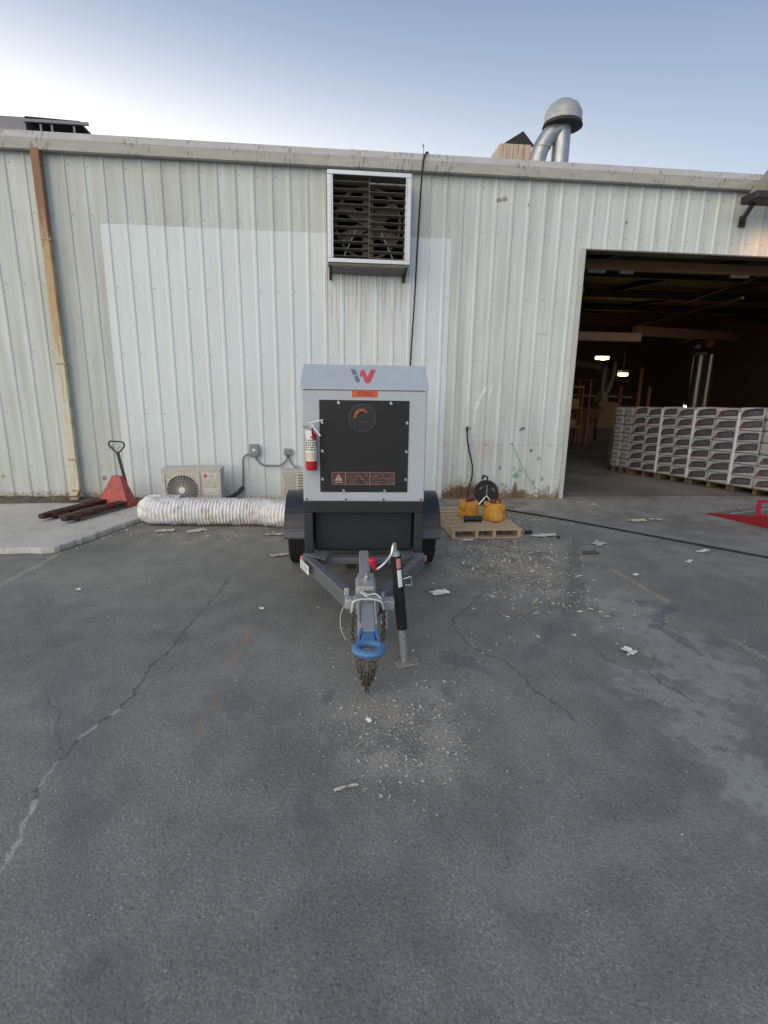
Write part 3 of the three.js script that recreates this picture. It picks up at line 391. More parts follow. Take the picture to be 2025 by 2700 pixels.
// ---------- generator trailer ----------
const T = thing('generator_trailer', 'grey towable generator on a two-wheel trailer facing the camera', 'generator', [0.315, 0, 2.85], -0.05);
{
  const HW = 0.465, F = 1.0, B = -0.95, yb = 0.815, yc = 1.655, yt = 1.832;
  part(T, 'enclosure', [rbox(2 * HW, yc - yb, F - B, 0.012, 0, (yc + yb) / 2, (F + B) / 2)], mats.greyPaint);
  { const g = prism([[-F - 0.006, 0], [-F - 0.006, 0.012], [-F + 0.27, yt - yc], [-B - 0.25, yt - yc], [-B + 0.006, 0.012], [-B + 0.006, 0]], 2 * HW + 0.008, 0.004).rotateY(Math.PI / 2).translate(-HW - 0.004, yc + 0.006, 0); part(T, 'hood', [g], mats.greyPaint); }
  // logo on the sloped front of the hood: two dark bars and a red check-like stroke
  const slope = Math.atan2(yt - yc - 0.012, 0.276), lg = sub(T, 'logo'), dk = M('#6d747b', 0.5), rd = M('#bd4a54', 0.5);
  const onHood = (pts, mat, name) => { const g = prism(pts, 0.002).translate(0, 0, 0.0075); g.rotateX(-(Math.PI / 2 - slope)); g.translate(0.0, yc + 0.095, F - 0.133); part(lg, name, [g], mat); };
  const S = 1.18, P = (a) => a.map(([x, y]) => [x * 0.001 * S - 0.012, y * 0.00165 * S]);
  onHood(P([[-82, 52], [-52, 52], [-34, 10], [-62, 2]]), dk, 'logo_bar'); onHood(P([[-60, -4], [-34, 4], [-18, -32], [-24, -48], [-38, -52], [-46, -40]]), dk, 'logo_bar');
  onHood(P([[-22, 8], [-12, 42], [0, 50], [10, 44], [28, -6], [52, 50], [86, 50], [46, -46], [34, -54], [20, -54], [10, -44], [-4, 2], [-14, -10], [-20, -4]]), rd, 'logo_stroke');
  part(T, 'number_plate', [rbox(0.188, 0.05, 0.003, 0.001, 0.0, 1.631 - 0.001, F + 0.002), new THREE.PlaneGeometry(0.184, 0.047).translate(0, 1.63, F + 0.0045)], M('#ffffff', 0.5, 0, { map: canvasTex(256, 66, (c) => { c.fillStyle = '#c8552a'; c.fillRect(0, 0, 256, 66); c.fillStyle = '#66291b'; c.font = 'bold 58px sans-serif'; c.textAlign = 'center'; c.fillText('37362', 128, 54, 240); }) }), 'orange number plate reading 37362');
  // black access panel
  part(T, 'access_panel', [rbox(0.667, 0.69, 0.008, 0.002, -0.002, 1.237, F + 0.003)], mats.panelBlack);
  const px = (u) => -0.002 - 0.3335 + 0.667 * u, py = (v) => 1.582 - 0.69 * v, clip = [place(new THREE.CylinderGeometry(0.0085, 0.0095, 0.007, 12), 0, 0, 0, Math.PI / 2, 0, 0), rbox(0.018, 0.01, 0.004, 0.001, 0.004, -0.009, 0)];
  const clipG = merge(clip);
  for (const [u, v] of [[0.21, 0.022], [0.79, 0.022], [0.025, 0.23], [0.025, 0.54], [0.025, 0.85], [0.975, 0.23], [0.975, 0.54], [0.975, 0.85], [0.265, 0.978], [0.735, 0.978]]) part(T, 'panel_bolt', clipG, mats.chrome).position.set(px(u), py(v), F + 0.0105);
  { // round mesh window with copper pipework behind it
    const w = sub(T, 'round_window'), cx = -0.015, cy = 1.452, z = F + 0.009;
    part(w, 'dark_back', [place(new THREE.CylinderGeometry(0.1, 0.1, 0.002, 40), cx, cy, z, Math.PI / 2, 0, 0)], M('#222427', 0.3));
    part(w, 'copper_arc', [place(new THREE.TorusGeometry(0.048, 0.014, 10, 30, 2.5), cx - 0.004, cy + 0.008, z + 0.002, 0, 0, 0.75)], grimy('#b5673a', 0.5, 0.3));
    part(w, 'copper_coil', [place(new THREE.TorusGeometry(0.066, 0.008, 8, 30, 1.6), cx + 0.002, cy + 0.004, z + 0.002, 0, 0, 1.2), place(new THREE.TorusGeometry(0.03, 0.007, 8, 20, 2.2), cx + 0.01, cy - 0.004, z + 0.002, 0, 0, 3.4)], grimy('#7a4c34', 0.55, 0.3));
    part(w, 'rim', [place(new THREE.TorusGeometry(0.1, 0.0025, 6, 48), cx, cy, z + 0.006)], M('#5b5a58', 0.5));
    for (let i = -3; i <= 3; i++) { const o = i * 0.027, L = Math.sqrt(0.01 - o * o); part(w, 'mesh_wire', [rod([cx + o, cy - L, z + 0.016], [cx + o, cy + L, z + 0.016], 0.0011, 5)], M('#4a4a4a', 0.5)); part(w, 'mesh_wire', [rod([cx - L, cy + o, z + 0.016], [cx + L, cy + o, z + 0.016], 0.0011, 5)], M('#4a4a4a', 0.5)); }
  }
  part(T, 'warning_label', [new THREE.PlaneGeometry(0.48, 0.098).translate(-0.008, 0.998, F + 0.0088)], M('#ffffff', 0.4, 0, { map: canvasTex(480, 98, (c) => {
    const r = rng(77); c.fillStyle = '#3a2726'; c.fillRect(0, 0, 480, 98); c.strokeStyle = '#8d6f69'; c.lineWidth = 4; c.strokeRect(3, 3, 474, 92); c.fillStyle = '#4f302c'; c.fillRect(8, 8, 96, 82); c.strokeStyle = '#a88a80'; c.beginPath(); c.moveTo(106, 4); c.lineTo(106, 94); c.moveTo(290, 4); c.lineTo(290, 94); c.stroke();
    c.fillStyle = '#b99c90'; c.beginPath(); c.moveTo(52, 16); c.lineTo(82, 66); c.lineTo(22, 66); c.fill(); c.fillStyle = '#3a2726'; c.fillRect(48, 32, 8, 20); c.fillRect(48, 55, 8, 7);
    c.fillStyle = '#a88d84'; for (let y = 16; y < 88; y += 13) for (let x = 116; x < 464;) { const w = 6 + r() * 20; if (r() > 0.25 && !(x < 294 && x + w > 286)) c.globalAlpha = 0.35 + 0.5 * r(), c.fillRect(x, y + r() * 2, w, 5); x += w + 6; } c.globalAlpha = 1; c.fillRect(24, 76, 60, 7); }) }), 'dark red printed warning label');
  for (const x of [-0.44, -0.14, 0.15, 0.44]) part(T, 'sill_bolt', [place(new THREE.CylinderGeometry(0.007, 0.008, 0.008, 8), x, 0.834, F + 0.004, Math.PI / 2, 0, 0)], mats.steelDark);
  // skid frame under the enclosure
  part(T, 'skid_beam', [rbox(2 * HW - 0.005, 0.088, 0.06, 0.006, 0, 0.768, F - 0.035)], mats.frameDark);
  for (const s of [-1, 1]) part(T, 'skid_post', [rbox(0.068, 0.345, 0.07, 0.006, s * (HW - 0.034), 0.55, F - 0.045), rbox(0.05, 0.4, 1.8, 0.006, s * (HW - 0.028), 0.6, 0.02)], mats.frameBlack);
  part(T, 'fuel_tank_panel', [rbox(0.8, 0.36, 1.7, 0.02, 0, 0.555, 0.02), box(0.78, 0.012, 0.02, 0, 0.728, 0.885)], mats.frameDark);
  part(T, 'chassis_cross_beam', [rbox(0.925, 0.05, 0.08, 0.006, 0, 0.35, F + 0.015), rbox(0.9, 0.05, 0.06, 0.006, 0, 0.35, -0.85)], mats.frameGrey);
  part(T, 'drain_box', [rbox(0.08, 0.06, 0.05, 0.006, -0.1, 0.28, F - 0.07)], mats.frameBlack);
  // wheels and fenders
  part(T, 'axle', [rod([-0.6, 0.3, 0], [0.6, 0.3, 0], 0.03, 14)], mats.frameDark);
  for (const s of [-1, 1]) {
    const wh_ = sub(T, 'wheel'), prof = [[0.17, -0.075], [0.27, -0.088], [0.292, -0.078]]; for (let i = 0; i < 5; i++) { const y = -0.064 + i * 0.032; prof.push([0.3, y - 0.011], [0.3, y + 0.011]); if (i < 4) prof.push([0.293, y + 0.0135], [0.293, y + 0.0185]); } prof.push([0.292, 0.078], [0.27, 0.088], [0.17, 0.075], [0.17, -0.075]);
    const off = s * 0.6;
    part(wh_, 'tyre', [new THREE.LatheGeometry(prof.map((p) => new THREE.Vector2(...p)), 56).rotateZ(Math.PI / 2).translate(off, 0.3, 0)], mats.rubber);
    part(wh_, 'rim', [new THREE.LatheGeometry([[0.02, 0.02], [0.1, 0.03], [0.14, 0.05], [0.172, 0.07], [0.172, -0.07], [0.02, -0.02]].map((p) => new THREE.Vector2(...p)), 36).rotateZ(-s * Math.PI / 2).translate(off, 0.3, 0)], mats.galvDull);
    // fender: bent plate over the wheel, with turned-down lip
    const arc = []; for (let i = 0; i <= 20; i++) { const a = mix(-0.02, Math.PI + 0.02, i / 20); arc.push([0.395 * Math.cos(a), 0.31 + 0.36 * Math.sin(a)]); } const inner = arc.map(([z, y]) => [z * 0.985, (y - 0.31) * 0.985 + 0.31]).reverse();
    const sh = prism([...arc, ...inner].map(([z, y]) => [-z, y + 0.03]), 0.235).rotateY(Math.PI / 2).translate(s > 0 ? 0.47 : -0.705, 0, 0);
    part(T, 'fender', [sh], mats.frameBlack); 
    part(T, 'fender_lip', [rbox(0.245, 0.075, 0.016, 0.004, s * 0.588, 0.385, 0.402), rbox(0.245, 0.012, 0.03, 0.003, s * 0.588, 0.43, 0.408)], mats.frameGrey);
    const side = prism([...arc.map(([z, y]) => [-z, y + 0.03]), [0.34, 0.34], ...Array.from({ length: 15 }, (_, i) => { const a = mix(Math.PI, 0, i / 14); return [-0.33 * Math.cos(a), 0.34 + 0.3 * Math.sin(a)]; })], 0.006).rotateY(Math.PI / 2).translate(s * 0.704 - 0.003, 0, 0);
    part(T, 'fender_skirt', [side], mats.frameBlack);
  }
  // drawbar: two rails converging on a galvanised coupler beam
  const railY = 0.36;
  for (const s of [-1, 1]) {
    const rail = sub(T, 'drawbar_rail');
    part(rail, 'rail', [bar([s * 0.448, railY, 1.06], [s * 0.045, railY, 1.98], 0.062, 0.105)], mats.frameGrey);
    part(rail, 'gusset', [place(prism([[0, 0], [0.2 * s, 0], [0.02 * s, 0.16]], 0.008).rotateX(Math.PI / 2), s * 0.27, railY + 0.06, 1.06)], mats.frameGrey);
    part(rail, 'reflector', [place(rbox(0.036, 0.05, 0.012, 0.004), s * 0.478, railY + 0.005, 1.04, 0, s * 0.4, 0)], M('#b8736c', 0.4));
  }
  { const a = Math.atan2(0.403, 0.92), m = part(T, 'rail_sticker', [new THREE.PlaneGeometry(0.2, 0.07)], M('#ffffff', 0.5, 0, { map: canvasTex(200, 70, (c) => { c.fillStyle = '#d9dadb'; c.fillRect(0, 0, 200, 70); c.fillStyle = '#8e9094'; for (let y = 12; y < 62; y += 12) c.fillRect(10, y, 70 + (y * 37) % 90, 5); c.fillRect(140, 24, 22, 22); }) })); m.position.set(-0.416 - 0.0335 * Math.cos(a) + 0.0, railY + 0.005, 1.215 + 0.0335 * Math.sin(a)); m.rotation.y = -(Math.PI / 2 - a); }
  const zz = (z) => z; // galvanised beam down the middle
  part(T, 'tow_beam', [bar([0, 0.385, 1.0], [0, 0.40, 1.95], 0.075, 0.075)], mats.galvDull);
  part(T, 'beam_clamp', [rbox(0.13, 0.13, 0.2, 0.012, 0, 0.405, 1.82), rbox(0.165, 0.09, 0.12, 0.02, -0.004, 0.39, 1.99), rbox(0.105, 0.03, 0.24, 0.006, 0, 0.48, 1.84)], mats.galvDull);
  part(T, 'clamp_bolt', [place(new THREE.CylinderGeometry(0.026, 0.026, 0.02, 6), 0, 0.505, 1.83), place(new THREE.CylinderGeometry(0.014, 0.014, 0.05, 12), 0.006, 0.52, 1.83)], mats.chrome);
  part(T, 'clamp_ear', [rbox(0.05, 0.07, 0.07, 0.014, -0.105, 0.4, 1.98), rbox(0.03, 0.05, 0.02, 0.006, -0.12, 0.45, 1.93)], mats.galvDull);
  part(T, 'safety_latch', [tube([[-0.05, 0.47, 1.93], [-0.02, 0.455, 1.98], [0.03, 0.45, 2.03], [0.075, 0.46, 2.06], [0.11, 0.44, 2.08]], 0.008, 30, 8), tube([[-0.03, 0.465, 1.95], [0.01, 0.46, 2.0], [0.06, 0.475, 2.03], [0.1, 0.455, 2.09]], 0.006, 30, 8), rbox(0.09, 0.012, 0.05, 0.004, 0.03, 0.452, 2.05, 0, 0.4, 0.1)], mats.chrome);
  part(T, 'drawbar_end', [bar([0, 0.41, 2.02], [0, 0.435, 2.5], 0.082, 0.07), rbox(0.012, 0.1, 0.3, 0.003, -0.047, 0.42, 2.25), rbox(0.012, 0.1, 0.3, 0.003, 0.047, 0.42, 2.25)], mats.galvDull);
  part(T, 'cross_pin', [tube([[-0.085, 0.40, 2.13], [-0.075, 0.465, 2.12], [-0.03, 0.478, 2.115], [0.04, 0.478, 2.115], [0.085, 0.465, 2.12], [0.1, 0.42, 2.13]], 0.013, 36, 10, 0.2)], mats.galv);
  part(T, 'brake_cable', [tube([[-0.06, 0.44, 2.0], [-0.14, 0.38, 2.02], [-0.155, 0.28, 2.05], [-0.12, 0.22, 2.12]], 0.003, 30, 6)], mats.galv);
  { // blue tow ring
    const blue = grimy('#5081b4', 0.5), ring = sub(T, 'tow_ring');
    part(ring, 'ring', [new THREE.LatheGeometry(Array.from({ length: 17 }, (_, i) => { const a = i / 16 * 6.2832; return new THREE.Vector2(0.0625 + 0.0215 * Math.cos(a), 0.0195 * Math.sin(a)); }), 48).scale(1, 1, 0.92).translate(0, 0.455, 2.67)], blue);
    part(ring, 'shank', [rbox(0.07, 0.035, 0.1, 0.01, 0, 0.455, 2.56)], blue);
    for (const s of [-1, 1]) part(ring, 'ear', [bar([s * 0.052, 0.452, 2.62], [s * 0.036, 0.468, 2.49], 0.014, 0.03)], blue);
  }
  { // safety chains: single links alternating in direction
    const link = new THREE.TubeGeometry(new THREE.CatmullRomCurve3([[0, 0.017, 0], [0.010, 0.010, 0], [0.010, -0.010, 0], [0, -0.017, 0], [-0.010, -0.010, 0], [-0.010, 0.010, 0]].map(V), true), 20, 0.0042, 6, true), lm = grimy('#6c6455', 0.5, 0.6);
    const runs = [[[-0.075, 0.42, 2.13], [-0.08, 0.34, 2.3], [-0.05, 0.24, 2.42], [-0.025, 0.13, 2.4], [-0.004, 0.06, 2.37]], [[0.1, 0.42, 2.13], [0.09, 0.34, 2.3], [0.05, 0.24, 2.42], [0.03, 0.15, 2.4], [0.006, 0.075, 2.37]], [[0.035, 0.38, 2.33], [0.022, 0.26, 2.42], [0.012, 0.16, 2.41], [0.0, 0.07, 2.37]], [[-0.05, 0.4, 2.3], [-0.035, 0.28, 2.42], [-0.012, 0.16, 2.42], [-0.002, 0.07, 2.38], [0.004, 0.03, 2.37]]];
    for (const pts of runs) { const c = new THREE.CatmullRomCurve3(pts.map(V)), n = Math.round(c.getLength() / 0.0265), ch = sub(T, 'safety_chain'); for (let i = 0; i < n; i++) { const u = (i + 0.5) / n, m = part(ch, 'chain_link', link, lm), d = c.getTangentAt(u); m.position.copy(c.getPointAt(u)); m.quaternion.setFromUnitVectors(new THREE.Vector3(0, 1, 0), d).multiply(new THREE.Quaternion().setFromAxisAngle(new THREE.Vector3(0, 1, 0), (i & 1) * 1.57 + 0.5)); } }
  }
  { // screw jack beside the drawbar
    const j = sub(T, 'tongue_jack'), foot = [0.248, 0.0, 2.0], top = [0.172, 0.735, 1.99], at = (t, dz = 0) => [mix(foot[0], top[0], t), mix(foot[1], top[1], t), mix(foot[2], top[2], t) + dz];
    part(j, 'foot_plate', [place(prism([[-0.075, -0.045], [0.06, -0.06], [0.085, 0.02], [0.03, 0.06], [-0.06, 0.03]], 0.008, 0.002).rotateX(-Math.PI / 2), 0.252, 0.004, 2.0, 0, 0.45, 0)], grimy('#a39f94', 0.6, 0.3));
    part(j, 'inner_tube', [rod(at(0.02), at(0.36), 0.026, 20)], mats.galv);
    part(j, 'outer_tube', [rod(at(0.32), at(0.96), 0.033, 24)], M('#16171a', 0.4)); part(j, 'top_cap', [rod(at(0.955), at(0.995), 0.028, 20, 0.02)], mats.galvDull);
    const dec = (t0, t1, mat, name) => part(j, name, [new THREE.CylinderGeometry(0.0338, 0.0338, (t1 - t0) * 0.73, 16, 1, true, -0.05, 0.85).rotateZ(0.103).translate(...at((t0 + t1) / 2))], mat);
    dec(0.86, 0.945, M('#c47b7a', 0.5), 'red_sticker'); dec(0.7, 0.85, M('#d5d8da', 0.5), 'white_sticker');
    part(j, 'crank_arm', [tube([at(0.99), [0.17, 0.775, 1.99], [0.158, 0.775, 2.01], [0.145, 0.725, 2.03], [0.1, 0.675, 2.06], [0.06, 0.648, 2.07], [0.048, 0.652, 2.075]], 0.009, 50, 10)], mats.chrome);
    part(j, 'crank_knob', [new THREE.LatheGeometry([[0.001, 0], [0.012, 0.004], [0.017, 0.02], [0.02, 0.04], [0.026, 0.055], [0.024, 0.068], [0.014, 0.074], [0.001, 0.075]].map((p) => new THREE.Vector2(...p)), 20).rotateZ(0.3).translate(0.048, 0.648, 2.075)], M('#b3202d', 0.45));
    part(j, 'swivel_bracket', [rbox(0.02, 0.2, 0.06, 0.004, 0.105, 0.34, 1.93), rbox(0.07, 0.06, 0.08, 0.008, 0.14, 0.39, 1.97), rbox(0.014, 0.2, 0.02, 0.003, 0.125, 0.33, 1.98)], mats.galvDull);
    part(j, 'pull_pin', [tube([at(0.74, 0.01), [0.225, 0.56, 2.0], [0.27, 0.575, 2.0], [0.275, 0.52, 2.0], [0.235, 0.52, 2.0]], 0.0035, 40, 6, 0.05)], mats.chrome);
  }
}
{ // fire extinguisher hung on the enclosure
  const c = Math.cos(-0.05), s = Math.sin(-0.05), lx = -0.395, lz = 1.058, t = thing('fire_extinguisher', 'small red fire extinguisher with white label hung on the generator', 'extinguisher', [0.315 + lx * c + lz * s, 1.07, 2.85 - lx * s + lz * c], -0.05);
  const lab = canvasTex(128, 256, (g) => { const r = rng(5); g.fillStyle = '#d9d6ca'; g.fillRect(0, 0, 128, 256); g.fillStyle = '#5c5550'; for (let y = 14; y < 132; y += 30) { let x = 10; while (x < 112) { const w = 8 + r() * 22; g.fillRect(x, y, w, 15 + r() * 6); x += w + 7; } } g.fillStyle = '#c9b9a0'; g.fillRect(10, 150, 48, 90); g.fillRect(66, 150, 50, 90); });
  part(t, 'cylinder', [new THREE.LatheGeometry([[0.001, 0], [0.036, 0], [0.041, 0.006], [0.041, 0.24], [0.036, 0.262], [0.022, 0.278], [0.016, 0.284], [0.016, 0.3]].map((p) => new THREE.Vector2(...p)), 28)], M('#a5121d', 0.32));
  part(t, 'label', [new THREE.CylinderGeometry(0.0418, 0.0418, 0.15, 24, 1, true, -1.4, 2.8).translate(0, 0.145, 0)], M('#ffffff', 0.5, 0, { map: lab }));
  part(t, 'inspection_tag', [place(rbox(0.045, 0.07, 0.003, 0.001), -0.014, 0.262, 0.036, -0.2, 0.1, 0.1)], mats.whitePlastic); 
  part(t, 'valve', [rbox(0.03, 0.04, 0.03, 0.006, 0, 0.318, 0), rod([-0.01, 0.318, 0], [-0.06, 0.322, 0.005], 0.008, 10)], mats.galv);
  part(t, 'carry_handle', [bar([-0.02, 0.345, 0], [0.09, 0.372, 0.01], 0.014, 0.007)], mats.whitePlastic); part(t, 'lever', [bar([0.008, 0.338, 0.008], [0.072, 0.255, 0.03], 0.014, 0.008)], mats.whitePlastic);
  part(t, 'wall_bracket', [rbox(0.05, 0.16, 0.012, 0.003, 0, 0.15, -0.05), place(new THREE.TorusGeometry(0.043, 0.003, 6, 24), 0, 0.225, 0, Math.PI / 2, 0, 0)], mats.galvDull);
}

// ---------- pallet jack on the slab ----------
{
  const t = thing('pallet_jack', 'worn red pallet jack with black loop handle on the concrete slab', 'pallet jack', [-2.85, 0.063, 0.6], -0.4);
  const red = M('#ffffff', 0.6, 0, { map: pixels(128, 128, (u, v) => { const a = tileNoise(u, v, 8, 4, 5.5), c = [168 + 14 * a, 74 + 10 * a, 66 + 10 * a]; tint(c, [96, 70, 62], 0.7 * smooth(0.22, 0.42, a + 0.3 * n2(u * 40, v * 40))); return c; }) });
  const g = prism([[-0.235, 0.02], [0.235, 0.02], [0.235, 0.06], [0.06, 0.385], [-0.06, 0.385], [-0.235, 0.06]], 0.16, 0.008), p = g.attributes.position; for (let i = 0; i < p.count; i++) { const k = clamp((p.getY(i) - 0.05) / 0.34); p.setZ(i, p.getZ(i) * (1 - 0.6 * k)); } g.computeVertexNormals(); g.translate(0, 0, -0.12);
  part(t, 'body', [g], red);
  for (const s of [-1, 1]) { const f = sub(t, 'fork'); part(f, 'fork_arm', [prism([[-0.065, 0], [0.065, 0], [0.065, 0.78], [0.03, 0.93], [-0.03, 0.93], [-0.065, 0.78]], 0.045, 0.004).rotateX(Math.PI / 2).translate(s * 0.17, 0.085, 0.03)], M('#ffffff', 0.75, 0.2, { map: rustMap, color: 0x9b8580 })); part(f, 'load_roller', [rod([s * 0.17 - 0.03, 0.03, 0.78], [s * 0.17 + 0.03, 0.03, 0.78], 0.03, 16)], mats.steelDark); part(f, 'fork_slot', [rbox(0.06, 0.004, 0.12, 0.001, s * 0.17, 0.0905, 0.72)], M('#1c1816', 0.8)); }
  part(t, 'steer_wheel', [rod([-0.06, 0.06, -0.16], [0.06, 0.06, -0.16], 0.06, 20)], mats.steelDark);
  const hm = M('#2b2b2f', 0.5); part(t, 'handle_shaft', [bar([0.06, 0.28, -0.16], [0.0, 0.71, -0.13], 0.045, 0.03)], hm);
  part(t, 'handle_loop', [new THREE.TubeGeometry(new THREE.CatmullRomCurve3([[0, 0.7, -0.13], [0.04, 0.715, -0.13], [0.115, 0.78, -0.125], [0.125, 0.815, -0.125], [0.1, 0.845, -0.125], [0, 0.848, -0.125], [-0.1, 0.845, -0.125], [-0.125, 0.815, -0.125], [-0.115, 0.78, -0.125], [-0.04, 0.715, -0.13]].map(V), true, 'catmullrom', 0.3), 80, 0.0105, 8, true)], hm);
  part(t, 'release_lever', [new THREE.TubeGeometry(new THREE.CatmullRomCurve3([[0, 0.73, -0.12], [0.055, 0.79, -0.12], [0.04, 0.815, -0.12], [-0.04, 0.815, -0.12], [-0.055, 0.79, -0.12]].map(V), true, 'catmullrom', 0.3), 40, 0.006, 6, true)], mats.galvDull);
}

// ---------- wooden pallet and what stands on and behind it ----------
{
  const t = thing('wooden_pallet', 'weathered wooden pallet on the ground right of the trailer', 'pallet', [1.77, 0, 1.62], 0.02);
  for (let i = 0; i < 7; i++) part(t, 'deck_board', [rbox(0.82, 0.018, 0.115, 0.003, 0.004 * n2(i, 2), 0.106, -0.515 + i * 0.1715 + 0.006 * n2(i, 9), 0, 0.01 * n2(i, 4), 0)], mats.wood);
  for (const x of [-0.39, -0.12, 0.085, 0.38]) part(t, 'stringer', [rbox(0.038, 0.078, 1.12, 0.004, x, 0.057, 0)], mats.wood);
  for (const z of [-0.5, 0, 0.5]) part(t, 'bottom_board', [rbox(0.8, 0.014, 0.1, 0.003, 0, 0.0085, z)], mats.wood);
}
const yellowMap = pixels(256, 128, (u, v) => { const a = tileNoise(u, v, 6, 4, 7.7), b = tileNoise(u, v, 26, 3, 1.1), c = [208 + 14 * b, 150 + 12 * b, 48 + 10 * b]; tint(c, [168, 98, 36], 0.75 * smooth(0.05, 0.35, a + 0.3 * b)); tint(c, [216, 180, 96], 0.5 * smooth(0.1, 0.4, -a)); return c; });
function canister(x, z, turn, label, s) {
  const t = thing('yellow_canister', label, 'canister', [x, 0.116, z], turn, 'yellow canisters on the pallet'), y = M('#ffffff', 0.55, 0, { map: yellowMap });
  part(t, 'body', [new THREE.LatheGeometry([[0.001, 0], [0.108, 0], [0.122, 0.014], [0.124, 0.1], [0.122, 0.176], [0.112, 0.196], [0.09, 0.202], [0.086, 0.19], [0.001, 0.188]].map((p) => new THREE.Vector2(p[0] * s, p[1] * s)), 40)], y);
  part(t, 'cap', [place(new THREE.CylinderGeometry(0.036, 0.04, 0.035, 16), 0.02, 0.207 * s, -0.01)], grimy('#8a4030', 0.7)); part(t, 'strap', [tube([[-0.07, 0.2 * s, 0.03], [-0.03, 0.225 * s, 0.05], [0.03, 0.222 * s, 0.045], [0.075, 0.2 * s, 0.02]], 0.01, 24, 6)], grimy('#74352b', 0.8));
}
canister(1.715, 1.56, 0.4, 'yellow canister at the back left of the wooden pallet', 1.0); canister(1.985, 1.75, 2.1, 'more rust-stained yellow canister at the front right of the wooden pallet', 1.08);
{ const t = thing('black_pipe', 'short black pipe lying on the pallet against the yellow canisters', 'pipe', [1.7, 0.157, 1.86], 0.3); part(t, 'pipe', [new THREE.LatheGeometry([[0.028, 0.1], [0.028, -0.1], [0.033, -0.11], [0.04, -0.11], [0.04, -0.07], [0.033, -0.06], [0.033, 0.1], [0.028, 0.1]].map((p) => new THREE.Vector2(...p)), 24).rotateZ(-Math.PI / 2 + 0.0).rotateY(-0.4)], M('#18181a', 0.45)); }
{
  const t = thing('cable_reel', 'black cable reel on a silver tube stand against the wall', 'reel', [2.19, 0.006, 0.72], -0.25);
  const blk = grimy('#26282b', 0.5);
  for (const z of [-0.075, 0.075]) part(t, 'drum_flange', [place(new THREE.CylinderGeometry(0.158, 0.158, 0.012, 40), 0, 0.235, z, Math.PI / 2, 0, 0), place(new THREE.TorusGeometry(0.156, 0.01, 8, 40), 0, 0.235, z)], blk);
  for (let k = 0; k < 6; k++) part(t, 'cable_turn', [place(new THREE.TorusGeometry(0.112 + 0.006 * (k & 1), 0.012, 8, 32), 0, 0.235, -0.055 + k * 0.022)], mats.cableBlack);
  part(t, 'drum_core', [place(new THREE.CylinderGeometry(0.1, 0.1, 0.14, 24), 0, 0.235, 0, Math.PI / 2, 0, 0)], blk);
  for (const a of [0.6, 2.4, 4.6]) part(t, 'flange_slot', [rbox(0.05, 0.018, 0.004, 0.001, 0.11 * Math.cos(a), 0.235 + 0.11 * Math.sin(a), 0.084, 0, 0, a + 1.57)], grimy('#8d9194', 0.5));
  part(t, 'stand_post', [rod([0, 0.2, 0.105], [0, 0.36, 0.105], 0.011, 12)], mats.chrome);
  for (const s of [-1, 1]) { part(t, 'stand_leg', [tube([[0, 0.21, 0.105], [s * 0.02, 0.19, 0.12], [s * 0.17, 0.012, 0.2]], 0.012, 24, 10, 0.1)], mats.chrome); part(t, 'stand_leg', [tube([[0, 0.21, -0.105], [s * 0.02, 0.19, -0.12], [s * 0.15, 0.012, -0.2]], 0.012, 24, 10, 0.1)], mats.chrome); }
  part(t, 'carry_handle', [tube([[0, 0.36, 0.105], [0, 0.46, 0.1], [-0.015, 0.475, 0.08], [-0.04, 0.475, 0.02], [-0.055, 0.47, -0.02], [-0.06, 0.42, -0.04]], 0.013, 40, 10, 0.3)], blk);
}
single('hanging_cable', [tube([[2.045, 1.064, 0.05], [2.05, 0.98, 0.045], [2.07, 0.85, 0.04], [2.12, 0.66, 0.045], [2.155, 0.5, 0.05], [2.15, 0.33, 0.06], [2.11, 0.2, 0.08], [2.09, 0.05, 0.16], [2.12, 0.014, 0.35]], 0.011, 80, 8), rbox(0.03, 0.07, 0.03, 0.006, 2.045, 1.07, 0.045)], mats.cableBlack, 'black power cord hanging from a wall socket above the cable reel', 'cable');
single('drop_cable', [tube([[1.36, 4.645, -0.3], [1.34, 4.655, 0.0], [1.3, 4.64, 0.14], [1.255, 4.55, 0.17], [1.245, 4.4, 0.14], [1.24, 4.2, 0.09], [1.22, 3.6, 0.07], [1.2, 2.9, 0.07], [1.17, 2.2, 0.08], [1.15, 1.5, 0.09], [1.12, 0.7, 0.12], [1.08, 0.05, 0.2], [1.0, 0.01, 0.5]], 0.011, 140, 8)], mats.cableBlack, 'thin black cable dropping from the gutter past the fan', 'cable');
single('gutter_hook', [tube([[1.238, 4.68, 0.17], [1.245, 4.72, 0.165], [1.252, 4.66, 0.165], [1.25, 4.5, 0.165]], 0.004, 20, 6)], mats.steelDark, 'small wire hook on the gutter edge where the cable drops', 'hook');
single('ground_cable', [tube([[2.3, 0.12, 0.74], [2.42, 0.03, 0.82], [2.6, 0.013, 0.95], [2.85, 0.013, 1.18], [3.2, 0.013, 1.55], [3.7, 0.013, 2.12], [4.2, 0.013, 2.68], [4.6, 0.013, 3.12], [5.4, 0.013, 3.9], [7, 0.013, 5.2]], 0.011, 160, 8)], mats.cableBlack, 'black cable running across the asphalt from the reel to the right', 'cable');
single('green_string', [tube([[2.758, 0.851, 0.035], [2.9, 0.58, 0.04], [3.02, 0.38, 0.04], [3.15, 0.2, 0.06], [3.3, 0.03, 0.14], [3.4, 0.008, 0.2]], 0.004, 40, 5)], M('#5d8f7c', 0.7), 'thin green string hanging slantwise on the wall near the door', 'string');

